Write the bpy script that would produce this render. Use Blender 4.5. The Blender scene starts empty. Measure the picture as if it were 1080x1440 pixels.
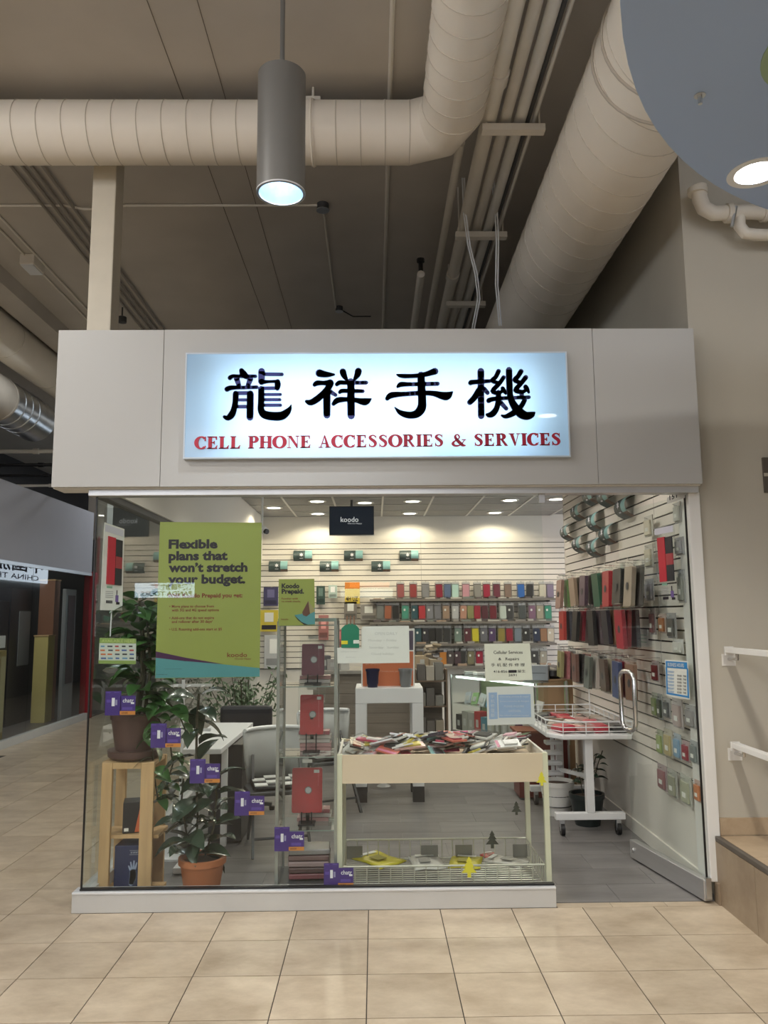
import bpy, math, random
from mathutils import Vector, Matrix, Euler
random.seed(7)
SC = bpy.context.scene
COL = SC.collection
PI = math.pi

# ------------------------------------------------------------------ camera
F_PX, CAM_H = 1108.8, 1.630
YAW, PITCH, ROLL = .0129, .1312, -.0077
_f = Vector((math.sin(YAW)*math.cos(PITCH), math.cos(YAW)*math.cos(PITCH), math.sin(PITCH)))
_r = Vector((math.cos(YAW), -math.sin(YAW), 0)); _u = _r.cross(_f)
CR = _r*math.cos(ROLL)+_u*math.sin(ROLL); CU = -_r*math.sin(ROLL)+_u*math.cos(ROLL)
CAM = Vector((0, 0, CAM_H))
cd = bpy.data.cameras.new('camera'); co = bpy.data.objects.new('camera', cd); COL.objects.link(co)
cd.sensor_fit = 'VERTICAL'; cd.sensor_height = 36; cd.lens = 36*F_PX/1440; cd.clip_start = .05
M3 = Matrix((CR, CU, -_f)).transposed()
co.matrix_world = Matrix.Translation(CAM) @ M3.to_4x4()
SC.camera = co

# ------------------------------------------------------------------ world, exposure
SC.view_settings.view_transform = 'Standard'; SC.view_settings.look = 'None'
SC.view_settings.gamma = 1; SC.view_settings.use_curve_mapping = False
SC.view_settings.exposure = 0.35
w = bpy.data.worlds.new('mall_air'); SC.world = w; w.use_nodes = True
bg = w.node_tree.nodes['Background']; bg.inputs[0].default_value = (.90, .93, 1, 1); bg.inputs[1].default_value = 2.9

def lamp(name, kind, loc, power, col=(1, 1, 1), size=.2, size_y=None, target=None, spot=None, spread=None, blend=.6):
    d = bpy.data.lights.new(name, kind); d.energy = power; d.color = col
    if kind == 'AREA':
        d.size = size
        d.shape = 'DISK'
        if size_y: d.shape = 'RECTANGLE'; d.size_y = size_y
        if spread: d.spread = spread
    else:
        d.shadow_soft_size = size
    if kind == 'SPOT': d.spot_size = spot; d.spot_blend = blend
    o = bpy.data.objects.new(name, d); COL.objects.link(o); o.location = loc
    if target is not None:
        o.rotation_euler = (Vector(target)-Vector(loc)).to_track_quat('-Z', 'Y').to_euler()
    return o
WARM = (1, .93, .82); COOL = (.86, .94, 1); NEUT = (1, .97, .92)
# the mall's big ceiling lights behind the photographer
for i, (x, y) in enumerate(((-3.4, -1.2), (0.2, -1.8), (3.0, -.6), (-3.2, 2.2))):
    lamp('mall_ceiling_lamp', 'AREA', (x, y, 4.85), 74, NEUT, .9, .5, target=(x, y, 0))
lamp('corridor_ceiling_lamp', 'AREA', (-3.3, 8.6, 4.6), 14, COOL, .9, .5, target=(-3.3, 8.6, 0))
lamp('neighbour_fill_lamp', 'AREA', (-5.3, 11.6, 3.2), 16, NEUT, .5, .5, target=(-5.3, 11.6, 0))  # fill light added to brighten the interior across the corridor, no fixture
lamp('corridor_ceiling_lamp', 'AREA', (-3.3, 13.5, 4.6), 22, COOL, .9, .5, target=(-3.3, 13.5, 0))

# ------------------------------------------------------------------ points from the survey of the photo
def _ray(px, py): return _f + CR*((px-540)/F_PX) + CU*((720-py)/F_PX)
def atY(px, py, Y): d = _ray(px, py); return CAM + d*(Y/d.y)
def atX(px, py, X): d = _ray(px, py); return CAM + d*(X/d.x)
def atZ(px, py, Z): d = _ray(px, py); return CAM + d*((Z-CAM_H)/d.z)

# ------------------------------------------------------------------ materials
MATS = {}
def mat(name, col, rough=.5, metal=0, var=.06, scale=6, bump=0, spec=.5, coat=0, stretch=None, alpha=None):
    if name in MATS: return MATS[name]
    m = bpy.data.materials.new(name); m.use_nodes = True; MATS[name] = m
    nt = m.node_tree; b = nt.nodes['Principled BSDF']
    b.inputs['Roughness'].default_value = rough; b.inputs['Metallic'].default_value = metal
    b.inputs['Specular IOR Level'].default_value = spec; b.inputs['Coat Weight'].default_value = coat
    geo = nt.nodes.new('ShaderNodeNewGeometry')
    vec = geo.outputs['Position']
    if stretch:
        mp = nt.nodes.new('ShaderNodeMapping'); mp.inputs['Scale'].default_value = stretch
        nt.links.new(vec, mp.inputs[0]); vec = mp.outputs[0]
    n = nt.nodes.new('ShaderNodeTexNoise'); n.inputs['Scale'].default_value = scale; n.inputs['Detail'].default_value = 5
    nt.links.new(vec, n.inputs['Vector'])
    mx = nt.nodes.new('ShaderNodeMix'); mx.data_type = 'RGBA'
    a = [max(0, c*(1-var*1.6)) for c in col]; c2 = [min(1, c*(1+var*1.6)) for c in col]
    mx.inputs[6].default_value = (*a, 1); mx.inputs[7].default_value = (*c2, 1)
    nt.links.new(n.outputs['Fac'], mx.inputs[0]); nt.links.new(mx.outputs[2], b.inputs['Base Color'])
    if bump:
        bp = nt.nodes.new('ShaderNodeBump'); bp.inputs['Strength'].default_value = bump; bp.inputs['Distance'].default_value = .004
        nt.links.new(n.outputs['Fac'], bp.inputs['Height']); nt.links.new(bp.outputs[0], b.inputs['Normal'])
    return m
def pmat(col, rough=.38, var=.04):
    return mat('plastic_%02d_%02d_%02d_%d' % (*[int(c*99) for c in col], int(rough*100)), col, rough, var=var)
def tile_mat(name, col, col2, grout, rough=.3, scale=3.0, rnd=.12, stretch=(1, 1, 1)):
    m = bpy.data.materials.new(name); m.use_nodes = True; MATS[name] = m
    nt = m.node_tree; b = nt.nodes['Principled BSDF']; b.inputs['Roughness'].default_value = rough
    geo = nt.nodes.new('ShaderNodeNewGeometry'); oi = nt.nodes.new('ShaderNodeObjectInfo')
    mp = nt.nodes.new('ShaderNodeMapping'); mp.inputs['Scale'].default_value = stretch
    ml = nt.nodes.new('ShaderNodeVectorMath'); ml.operation = 'MULTIPLY_ADD'
    ml.inputs[1].default_value = (7, 13, 5)
    nt.links.new(oi.outputs['Random'], ml.inputs[0]); nt.links.new(geo.outputs['Position'], ml.inputs[2])
    nt.links.new(ml.outputs[0], mp.inputs[0])
    n = nt.nodes.new('ShaderNodeTexNoise'); n.inputs['Scale'].default_value = scale; n.inputs['Detail'].default_value = 9; n.inputs['Roughness'].default_value = .68
    nt.links.new(mp.outputs[0], n.inputs['Vector'])
    mr = nt.nodes.new('ShaderNodeMapRange'); mr.inputs[1].default_value = .33; mr.inputs[2].default_value = .67
    nt.links.new(n.outputs['Fac'], mr.inputs[0])
    mx = nt.nodes.new('ShaderNodeMix'); mx.data_type = 'RGBA'; mx.inputs[6].default_value = (*col, 1); mx.inputs[7].default_value = (*col2, 1)
    nt.links.new(mr.outputs[0], mx.inputs[0])
    hs = nt.nodes.new('ShaderNodeHueSaturation')
    mm = nt.nodes.new('ShaderNodeMapRange'); mm.inputs[3].default_value = 1-rnd; mm.inputs[4].default_value = 1+rnd
    nt.links.new(oi.outputs['Random'], mm.inputs[0]); nt.links.new(mm.outputs[0], hs.inputs['Value'])
    nt.links.new(mx.outputs[2], hs.inputs['Color']); nt.links.new(hs.outputs[0], b.inputs['Base Color'])
    bp = nt.nodes.new('ShaderNodeBump'); bp.inputs['Strength'].default_value = .08; bp.inputs['Distance'].default_value = .002
    nt.links.new(n.outputs['Fac'], bp.inputs['Height']); nt.links.new(bp.outputs[0], b.inputs['Normal'])
    return m
def glass_mat(name, tint, ior=1.5, gain=1.0, haze=0.0):
    m = bpy.data.materials.new(name); m.use_nodes = True; MATS[name] = m
    nt = m.node_tree; nt.nodes.remove(nt.nodes['Principled BSDF']); out = nt.nodes['Material Output']
    tr = nt.nodes.new('ShaderNodeBsdfTransparent'); tr.inputs[0].default_value = (*tint, 1)
    gl = nt.nodes.new('ShaderNodeBsdfGlossy'); gl.inputs['Roughness'].default_value = .01
    fr = nt.nodes.new('ShaderNodeFresnel'); fr.inputs[0].default_value = ior
    geo = nt.nodes.new('ShaderNodeNewGeometry')
    inv = nt.nodes.new('ShaderNodeMath'); inv.operation = 'SUBTRACT'; inv.inputs[0].default_value = 1
    nt.links.new(geo.outputs['Backfacing'], inv.inputs[1])
    mu = nt.nodes.new('ShaderNodeMath'); mu.operation = 'MULTIPLY'
    nt.links.new(fr.outputs[0], mu.inputs[0]); nt.links.new(inv.outputs[0], mu.inputs[1])
    g2 = nt.nodes.new('ShaderNodeMath'); g2.operation = 'MULTIPLY'; g2.inputs[1].default_value = gain; g2.use_clamp = True
    nt.links.new(mu.outputs[0], g2.inputs[0])
    mx = nt.nodes.new('ShaderNodeMixShader')
    nt.links.new(g2.outputs[0], mx.inputs[0]); nt.links.new(tr.outputs[0], mx.inputs[1]); nt.links.new(gl.outputs[0], mx.inputs[2])
    last = mx.outputs[0]
    if haze:
        df = nt.nodes.new('ShaderNodeBsdfDiffuse'); df.inputs[0].default_value = (.8, .82, .8, 1)
        m2 = nt.nodes.new('ShaderNodeMixShader'); m2.inputs[0].default_value = haze
        nt.links.new(last, m2.inputs[1]); nt.links.new(df.outputs[0], m2.inputs[2]); last = m2.outputs[0]
    nt.links.new(last, out.inputs[0])
    return m
def emit(name, col, strength):
    if name in MATS: return MATS[name]
    m = bpy.data.materials.new(name); m.use_nodes = True; MATS[name] = m
    b = m.node_tree.nodes['Principled BSDF']; b.inputs['Base Color'].default_value = (*col, 1)
    b.inputs['Emission Color'].default_value = (*col, 1); b.inputs['Emission Strength'].default_value = strength
    return m
GLASS = glass_mat('clear_glass', (.965, .985, .975), 1.5, 1.15)
GLASS_SIDE = glass_mat('side_glass', (.95, .975, .965), 1.5, 1.3)
WRAP = glass_mat('clear_wrap', (.97, .98, .98), 1.5, 1.6, .025)
MALL_TILE = tile_mat('mall_tile', (.40, .315, .22), (.60, .50, .375), None, .32, 3.2, .07, (1, 1.6, 1))
SHOP_TILE = tile_mat('shop_tile', (.135, .13, .128), (.215, .205, .20), None, .38, 2.2, .10, (.7, 3.5, 1))
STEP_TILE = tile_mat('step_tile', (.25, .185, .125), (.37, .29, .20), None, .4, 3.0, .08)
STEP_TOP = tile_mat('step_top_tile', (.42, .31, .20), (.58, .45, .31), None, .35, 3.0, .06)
GROUT = mat('grout', (.075, .062, .052), .9, var=.15, scale=20)
GROUT2 = mat('grout_light', (.40, .385, .37), .9, var=.1, scale=20)
CONC = mat('painted_concrete', (.56, .515, .455), .85, var=.10, scale=1.6, bump=.15)
WALLP = mat('cream_wall_paint', (.50, .465, .39), .7, var=.04, scale=2.5, bump=.1)
WHITEP = mat('white_gloss_paint', (.78, .77, .74), .4, var=.03)
FASC = mat('fascia_laminate', (.455, .45, .435), .42, var=.015, scale=2)
DUCT = mat('painted_duct', (.86, .79, .68), .5, var=.05, scale=2.5, bump=.05)
PIPE = mat('painted_pipe', (.74, .69, .60), .5, var=.06, scale=5)
GALV = mat('galvanised', (.62, .64, .66), .28, 1, var=.15, scale=9)
ALU = mat('aluminium', (.60, .60, .60), .34, .85, var=.04, scale=3, stretch=(1, 1, 14))
ALUP = mat('aluminium_paint', (.60, .60, .585), .38, .15, var=.03)
BLACK = mat('black_plastic', (.012, .012, .013), .4, var=.1)
DARK = mat('dark_rubber', (.03, .03, .032), .6, var=.1)
DGREY = mat('dark_grey_metal', (.075, .077, .08), .45, .3, var=.05)
GREYM = mat('pendant_grey', (.215, .21, .20), .42, .25, var=.03)
SLAT = mat('slatwall_white', (.80, .75, .68), .42, var=.02, scale=3)
GROOVE_SHADE = mat('slat_groove_shade', (.012, .011, .010), .7, var=.1)  # near-black backing puts the shade inside the grooves into the colour
SHOPWALL = mat('shop_wall_paint', (.78, .74, .68), .6, var=.02)
CEILT = mat('ceiling_board', (.33, .325, .315), .85, var=.08, scale=40, bump=.2)
TBAR = mat('t_bar_white', (.72, .70, .67), .5, var=.02)
PINE = mat('pine_wood', (.56, .37, .185), .55, var=.18, scale=5, stretch=(5, 5, .6))
WHITEM = mat('white_metal', (.80, .81, .82), .35, .05, var=.02)
CREAMW = mat('cream_laminate', (.74, .60, .45), .45, var=.02)
CREAMF = mat('cream_frame', (.70, .70, .54), .4, .1, var=.02)
PAPER = mat('white_paper', (.75, .755, .72), .7, var=.03, scale=12)
CHROME = mat('brushed_steel', (.72, .72, .72), .25, 1, var=.03)
TERRA = mat('terracotta', (.44, .155, .065), .6, var=.10, scale=9)
SOIL = mat('potting_soil', (.05, .03, .02), .95, var=.4, scale=60, bump=.8)
BROWNP = mat('brown_plastic', (.085, .045, .04), .4, var=.08)
LEAF = mat('leaf_green', (.055, .15, .038), .30, var=.35, scale=14, coat=.3)
LEAFD = mat('leaf_dark', (.040, .068, .042), .26, var=.3, scale=14, coat=.45)
LEAFB = mat('leaf_fine', (.07, .12, .05), .45, var=.45, scale=30)
STEM = mat('plant_stem', (.06, .055, .03), .7, var=.3, scale=30)
NAVYP = mat('navy_print', (.010, .018, .17), .35, var=.02)
REDP = mat('red_print', (.42, .004, .03), .4, var=.02)
INK = mat('black_ink', (.014, .01, .018), .6, var=.05)
INKR = mat('maroon_ink', (.19, .028, .012), .6, var=.05)
OLIVE = mat('olive_poster', (.27, .315, .065), .5, var=.03, scale=4)
TEALP = mat('teal_print', (.075, .27, .29), .5, var=.04)
PLUMP = mat('plum_print', (.055, .008, .06), .5, var=.04)

# ------------------------------------------------------------------ geometry helpers
class B:
    def __init__(s): s.v = []; s.f = []
    def add(s, vs, fs):
        k = len(s.v); s.v += [Vector(v) for v in vs]; s.f += [[i+k for i in f] for f in fs]; return s
    def box(s, x0, x1, y0, y1, z0, z1):
        return s.add([(x0, y0, z0), (x1, y0, z0), (x1, y1, z0), (x0, y1, z0), (x0, y0, z1), (x1, y0, z1), (x1, y1, z1), (x0, y1, z1)],
                     [(0, 3, 2, 1), (4, 5, 6, 7), (0, 1, 5, 4), (1, 2, 6, 5), (2, 3, 7, 6), (3, 0, 4, 7)])
    def obox(s, c, size, rot=(0, 0, 0)):
        R = Euler(rot).to_matrix(); c = Vector(c); a, b, d = [q/2 for q in size]
        vs = [c+R @ Vector(p) for p in ((-a, -b, -d), (a, -b, -d), (a, b, -d), (-a, b, -d), (-a, -b, d), (a, -b, d), (a, b, d), (-a, b, d))]
        return s.add(vs, [(0, 3, 2, 1), (4, 5, 6, 7), (0, 1, 5, 4), (1, 2, 6, 5), (2, 3, 7, 6), (3, 0, 4, 7)])
    def beam(s, p0, p1, w, h, up=(0, 0, 1)):
        p0, p1 = Vector(p0), Vector(p1); d = (p1-p0).normalized(); up = Vector(up)
        if abs(d.dot(up)) > .98: up = Vector((0, 1, 0))
        r = d.cross(up).normalized()*w/2; u = r.cross(d).normalized()*h/2
        vs = [p+q for p in (p0, p1) for q in (-r-u, r-u, r+u, -r+u)]
        return s.add(vs, [(0, 1, 2, 3), (7, 6, 5, 4), (0, 4, 5, 1), (1, 5, 6, 2), (2, 6, 7, 3), (3, 7, 4, 0)])
    def tube(s, pts, r, n=8, caps=True, closed=False):
        pts = [Vector(p) for p in pts]; m = len(pts); rr = r if isinstance(r, (list, tuple)) else [r]*m
        k = len(s.v); prev = None
        for i, p in enumerate(pts):
            if closed: d = (pts[(i+1) % m]-pts[i-1])
            else: d = (pts[min(i+1, m-1)]-pts[max(i-1, 0)])
            d = d.normalized() if d.length > 1e-9 else Vector((0, 0, 1))
            if prev is None:
                a = Vector((0, 0, 1)) if abs(d.z) < .9 else Vector((1, 0, 0)); nx = d.cross(a).normalized()
            else:
                nx = prev-d*prev.dot(d); nx = nx.normalized() if nx.length > 1e-6 else d.orthogonal().normalized()
            prev = nx; ny = d.cross(nx)
            for j in range(n):
                t = 2*PI*j/n; s.v.append(p+(nx*math.cos(t)+ny*math.sin(t))*rr[i])
        for i in range(m if closed else m-1):
            for j in range(n):
                a = k+i*n+j; b = k+i*n+(j+1) % n; i2 = (i+1) % m; c = k+i2*n+(j+1) % n; d = k+i2*n+j
                s.f.append([a, b, c, d])
        if caps and not closed:
            s.f.append([k+j for j in reversed(range(n))]); s.f.append([k+(m-1)*n+j for j in range(n)])
        return s
    def lathe(s, prof, c=(0, 0, 0), n=24):
        k = len(s.v); c = Vector(c); m = len(prof)
        for r, z in prof:
            for j in range(n):
                t = 2*PI*j/n; s.v.append(c+Vector((r*math.cos(t), r*math.sin(t), z)))
        for i in range(m-1):
            for j in range(n):
                s.f.append([k+i*n+j, k+i*n+(j+1) % n, k+(i+1)*n+(j+1) % n, k+(i+1)*n+j])
        s.f.append([k+j for j in reversed(range(n))]); s.f.append([k+(m-1)*n+j for j in range(n)])
        return s
    def prism(s, poly, y0, y1):     # polygon in XZ, extruded along Y
        n = len(poly)
        vs = [(x, y0, z) for x, z in poly]+[(x, y1, z) for x, z in poly]
        fs = [list(range(n)), [n+i for i in reversed(range(n))]]+[[i, n+i, n+(i+1) % n, (i+1) % n] for i in range(n)]
        return s.add(vs, fs)
    def slab(s, poly, z0, z1):      # polygon in XY, extruded along Z
        n = len(poly)
        vs = [(x, y, z0) for x, y in poly]+[(x, y, z1) for x, y in poly]
        fs = [[i for i in reversed(range(n))], [n+i for i in range(n)]]+[[i, (i+1) % n, n+(i+1) % n, n+i] for i in range(n)]
        return s.add(vs, fs)
    def ribbon(s, pts, y0, y1, cap=7):  # brush stroke in XZ with varying width, thickness along Y
        P = []
        for i in range(len(pts)-1):     # smooth the polyline a little
            a = pts[max(i-1, 0)]; b = pts[i]; c = pts[i+1]; d = pts[min(i+2, len(pts)-1)]
            for t in ((0, .25, .5, .75) if len(pts) > 2 else (0,)):
                q = []
                for e in range(3):
                    q.append(.5*((2*b[e])+(-a[e]+c[e])*t+(2*a[e]-5*b[e]+4*c[e]-d[e])*t*t+(-a[e]+3*b[e]-3*c[e]+d[e])*t**3))
                P.append(q)
        P.append(pts[-1]); L = []; R = []
        for i, (x, z, w) in enumerate(P):
            p = P[max(i-1, 0)]; q = P[min(i+1, len(P)-1)]; dx, dz = q[0]-p[0], q[1]-p[1]; l = math.hypot(dx, dz) or 1
            nx, nz = -dz/l*w/2, dx/l*w/2; L.append((x+nx, z+nz)); R.append((x-nx, z-nz))
        for i in range(len(P)-1):
            s.prism([L[i], R[i], R[i+1], L[i+1]], y0, y1)
        for x, z, w in (P if cap else ()):
            s.prism([(x+w/2*math.cos(-2*PI*k/cap), z+w/2*math.sin(-2*PI*k/cap)) for k in range(cap)], y0, y1)
        return s
    def build(s, name, m, parent=None, smooth=False, local=False, bevel=0):
        v = s.v; org = Vector((0, 0, 0))
        if parent is not None and not local:
            org = WORG.get(parent.name, Vector((0, 0, 0))); v = [p-org for p in v]
        elif parent is None and not local:
            lo = [min(p[i] for p in v) for i in range(3)]; hi = [max(p[i] for p in v) for i in range(3)]
            org = Vector(((lo[0]+hi[0])/2, (lo[1]+hi[1])/2, lo[2])); v = [p-org for p in v]
        me = bpy.data.meshes.new(name); me.from_pydata([tuple(p) for p in v], [], s.f); me.materials.append(m)
        if smooth: me.polygons.foreach_set('use_smooth', [True]*len(me.polygons)); 
        me.update()
        o = bpy.data.objects.new(name, me); COL.objects.link(o)
        if parent is not None: o.parent = parent; WORG[o.name] = WORG.get(parent.name, Vector((0, 0, 0)))
        else: o.location = org; WORG[o.name] = org
        if bevel:
            md = o.modifiers.new('edge', 'BEVEL'); md.width = bevel; md.segments = 2; md.limit_method = 'ANGLE'
        if smooth:
            md = o.modifiers.new('creases', 'EDGE_SPLIT'); md.split_angle = math.radians(38)
        return o
WORG = {}
def tag(o, label, cat=None, group=None, kind=None):
    o['label'] = label
    if cat: o['category'] = cat
    if group: o['group'] = group
    if kind: o['kind'] = kind
    return o
def thing(name, label, cat, loc=(0, 0, 0), group=None, rotz=0, kind=None):
    o = bpy.data.objects.new(name, None); COL.objects.link(o); o.location = loc; o.rotation_euler = (0, 0, rotz)
    o.empty_display_size = .05; WORG[o.name] = Vector(loc); tag(o, label, cat, group, kind); return o
def struct(name, b, m, label=None, **k):
    o = b.build(name, m, **k); o['kind'] = 'structure'
    o['label'] = label or name.replace('_', ' '); return o
def inst(src, parent, loc, rot=(0, 0, 0), scale=(1, 1, 1), m=None, name=None):
    o = bpy.data.objects.new(name or src.name.split('.')[0], src.data); COL.objects.link(o)
    o.parent = parent; o.location = loc; o.rotation_euler = rot; o.scale = scale
    if m is not None:
        o.material_slots[0].link = 'OBJECT'; o.material_slots[0].material = m
    return o
def part_copy(me, name, parent, loc, rot=(0, 0, 0), scale=(1, 1, 1), m=None):
    o = bpy.data.objects.new(name, me); COL.objects.link(o); o.parent = parent
    o.location = loc; o.rotation_euler = rot; o.scale = scale
    if m is not None: o.material_slots[0].link = 'OBJECT'; o.material_slots[0].material = m
    return o
def mesh_of(b, name, m, smooth=False):
    me = bpy.data.meshes.new(name); me.from_pydata([tuple(p) for p in b.v], [], b.f); me.materials.append(m)
    if smooth: me.polygons.foreach_set('use_smooth', [True]*len(me.polygons))
    me.update(); return me
ORD = ['first', 'second', 'third', 'fourth', 'fifth', 'sixth', 'seventh', 'eighth', 'ninth', 'tenth', 'eleventh', 'twelfth', 'thirteenth', 'fourteenth',
       'fifteenth', 'sixteenth', 'seventeenth', 'eighteenth', 'nineteenth', 'twentieth', 'twenty-first', 'twenty-second', 'twenty-third', 'twenty-fourth',
       'twenty-fifth', 'twenty-sixth', 'twenty-seventh', 'twenty-eighth', 'twenty-ninth', 'thirtieth', 'thirty-first', 'thirty-second', 'thirty-third',
       'thirty-fourth', 'thirty-fifth', 'thirty-sixth', 'thirty-seventh', 'thirty-eighth', 'thirty-ninth', 'fortieth']
for _t in ('forty', 'fifty', 'sixty', 'seventy'):
    ORD += [_t+'-'+e for e in ORD[:9]]+[{'forty': 'fiftieth', 'fifty': 'sixtieth', 'sixty': 'seventieth', 'seventy': 'eightieth'}[_t]]

_tx = {}
def text_geo(s, bold=0.0, shear=0.0):
    key = (s, bold, shear)
    if key in _tx: return _tx[key]
    c = bpy.data.curves.new('lettering', 'FONT'); c.body = s; c.size = 1; c.resolution_u = 2; c.offset = bold; c.shear = shear
    o = bpy.data.objects.new('lettering', c); COL.objects.link(o)
    dg = bpy.context.evaluated_depsgraph_get(); me = bpy.data.meshes.new_from_object(o.evaluated_get(dg))
    vs = [tuple(v.co) for v in me.vertices]; fs = [list(p.vertices) for p in me.polygons]
    bpy.data.objects.remove(o); bpy.data.meshes.remove(me)
    _tx[key] = (vs, fs); return _tx[key]
def lettering(parent, s, p0, ex, ez, width, height, m, bold=0.0, name='lettering', capref=None, local=False):
    """print the words s with their left end of the baseline at p0, running along ex, upright along ez, width x height metres"""
    vs, fs = text_geo(s, bold)
    x0 = min(v[0] for v in vs); x1 = max(v[0] for v in vs)
    y0 = min(v[1] for v in vs) if capref is None else 0; y1 = max(v[1] for v in vs) if capref is None else capref
    p0 = Vector(p0); ex = Vector(ex).normalized(); ez = Vector(ez).normalized()
    b = B(); b.add([p0+ex*((v[0]-x0)/(x1-x0)*width)+ez*((v[1]-y0)/(y1-y0)*height) for v in vs], fs)
    return b.build(name, m, parent, local=local)

# ================================================================== THE SETTING
T = .4; TX0 = -4.1085*T; TY0 = 10.665*T      # tile grid of the mall floor
GX0, GX1 = -1.66, 1.01                       # glass front from corner to entrance
YF = 4.70                                    # glass plane
XR = 1.95                                    # slatwall plane
YB = 11.30                                   # shop's end wall
ZC = 3.05                                    # shop ceiling

floor = struct('floor', B().box(-9, 9, -5, 22, -.2, -.004), GROUT, 'mall floor of large beige stone tiles')
tm = mesh_of(B().box(.0025, T-.0025, .0025, T-.0025, -.012, 0), 'tile', MALL_TILE)
n_t = 0
for i in range(-10, 15):
    for j in range(-7, 15):
        x = TX0+i*T; y = TY0+j*T
        if x < -4.75 or x > 1.96 or y < 1.8 or y > 9.8: continue
        if y > 4.6 and x+T > -1.55 : continue
        if x+T > 1.96 and y > 4: pass
        part_copy(tm, 'tile', floor, Vector((x, y, 0))-WORG['floor']); n_t += 1
# beyond the tiles that can be told apart: one plain paved surface each side
for nm, bb in (('paving', B().box(-9, 9, -5, 1.86, -.012, -.0005)), ('paving', B().box(-4.72, -1.64, 9.866, 22, -.012, -.0005)), ('paving', B().box(1.96, 9, 1.86, 4.7, -.012, -.0005))):
    bb.build(nm, MALL_TILE, floor)
# threshold strip of half tiles at the entrance
for k in range(3):
    B().box(1.02+k*.31, 1.02+k*.31+.307, 4.666, 4.735, -.012, .0).build('threshold_tile', MALL_TILE, floor)

sf = struct('floor_shop', B().box(-1.6, 6, 4.74, YB, -.012, -.002), GROUT2, 'shop floor of dark grey stone-look tiles')
stm = mesh_of(B().box(.0012, .6-.0012, .0012, .3-.0012, -.01, .002), 'floor_tile', SHOP_TILE)
for j in range(22):
    off = -.3 if j % 2 else 0
    for i in range(9):
        x = -1.6+i*.6+off; y = 4.74+j*.3
        if x+.6 < -1.65 or x > 3: continue
        x2 = max(x, -1.6)
        o = part_copy(stm, 'floor_tile', sf, Vector((x2, y, 0))-WORG['floor_shop'])
        if x2 > x: o.scale = ((x+.6-x2)/.6, 1, 1)

struct('ceiling', B().box(-9, 9, -5, 22, 5.05, 5.2), CONC, 'rough taupe painted concrete slab ceiling of the mall')
# board-form joints of the slab
for x in (-.97, -1.25):
    B().box(x-.002, x+.002, -1, 12, 5.046, 5.051).build('form_joint', mat('joint_dark', (.20, .17, .14), .9), bpy.data.objects['ceiling'])
wr = struct('wall_right', B().box(1.975, 6, 4.72, 4.9, 0, 5.05), WALLP, 'cream painted wall to the right of the shop')
struct('wall_side', B().box(1.978, 2.10, 4.9, 8.02, 0, 5.05), WALLP, 'side wall behind the slat boards rising above the shop')
struct('wall_side_upper', B().box(1.98, 2.1, 8.02, 15, 3.4, 5.05), WALLP, 'upper side wall running back above the shop')
struct('wall_shop_return', B().box(2.1, 4.6, 7.9, 8.02, 0, 3.4), SHOPWALL, 'return wall where the shop widens')
struct('wall_back', B().box(-1.75, 4.6, YB, YB+.12, 0, 3.4), SHOPWALL, 'painted end wall of the shop above the slat boards')
struct('wall_far', B().box(-9, 9, 21.8, 22, 0, 5.05), WALLP, 'far wall at the end of the corridor')
struct('wall_behind', B().box(-9, 9, -4.6, -4.4, 0, 3.85), mat('behind_wall', (.22, .2, .18), .7), 'shop fronts across the mall')
struct('wall_outer_left', B().box(-9.2, -9, -5, 5, 0, 3.85), WALLP, 'wall far away on the left of the mall')
struct('wall_outer_right', B().box(6, 6.2, -5, 4.9, 0, 5.05), WALLP, 'wall past the raised landing')
# shop fronts on the far left across the corridor
NX = -4.72
struct('wall_neighbour_fascia', B().box(NX-.3, NX, 5, 13.25, 2.375, 3.39), mat('lilac_fascia', (.42, .405, .43), .5, var=.02), 'pale lilac fascia of the shop across the corridor')
struct('wall_neighbour_upper', B().box(NX-3.2, NX-3.0, 4, 22, 0, 5.05), mat('neighbour_dark', (.06, .058, .06), .7), 'dark inner wall of the shop across the corridor')

# right-hand trim post and its little tile foot
struct('trim_1', B().box(1.905, 1.975, 4.70, 4.88, .115, 2.36), WHITEP, 'white painted post between glass door and cream wall', bevel=.004)
struct('trim_2', B().box(1.93, 1.985, 4.665, 4.725, 0, .115), STEP_TILE, 'small brown tile foot below the white post')

# raised landing on the right
lp = struct('floor_landing', B().box(1.955, 6, 1.0, 4.70, 0, .335), GROUT, 'raised landing faced with brown tiles beside the shop')
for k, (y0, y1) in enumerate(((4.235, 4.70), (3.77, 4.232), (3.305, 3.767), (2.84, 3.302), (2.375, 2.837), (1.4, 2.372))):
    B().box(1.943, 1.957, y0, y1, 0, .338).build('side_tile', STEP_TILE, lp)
for i in range(4):
    for k in range(6):
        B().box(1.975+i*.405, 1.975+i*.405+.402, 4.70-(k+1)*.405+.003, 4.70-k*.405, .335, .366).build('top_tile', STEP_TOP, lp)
B().box(1.942, 1.972, 1.0, 4.70, .340, .367).build('nosing', mat('dark_nosing', (.10, .085, .07), .5), lp, bevel=.004)
for i in range(5):
    B().box(1.978+i*.30, 1.978+i*.30+.297, 4.705, 4.722, .367, .462).build('skirting_tile', STEP_TOP, wr)

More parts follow.
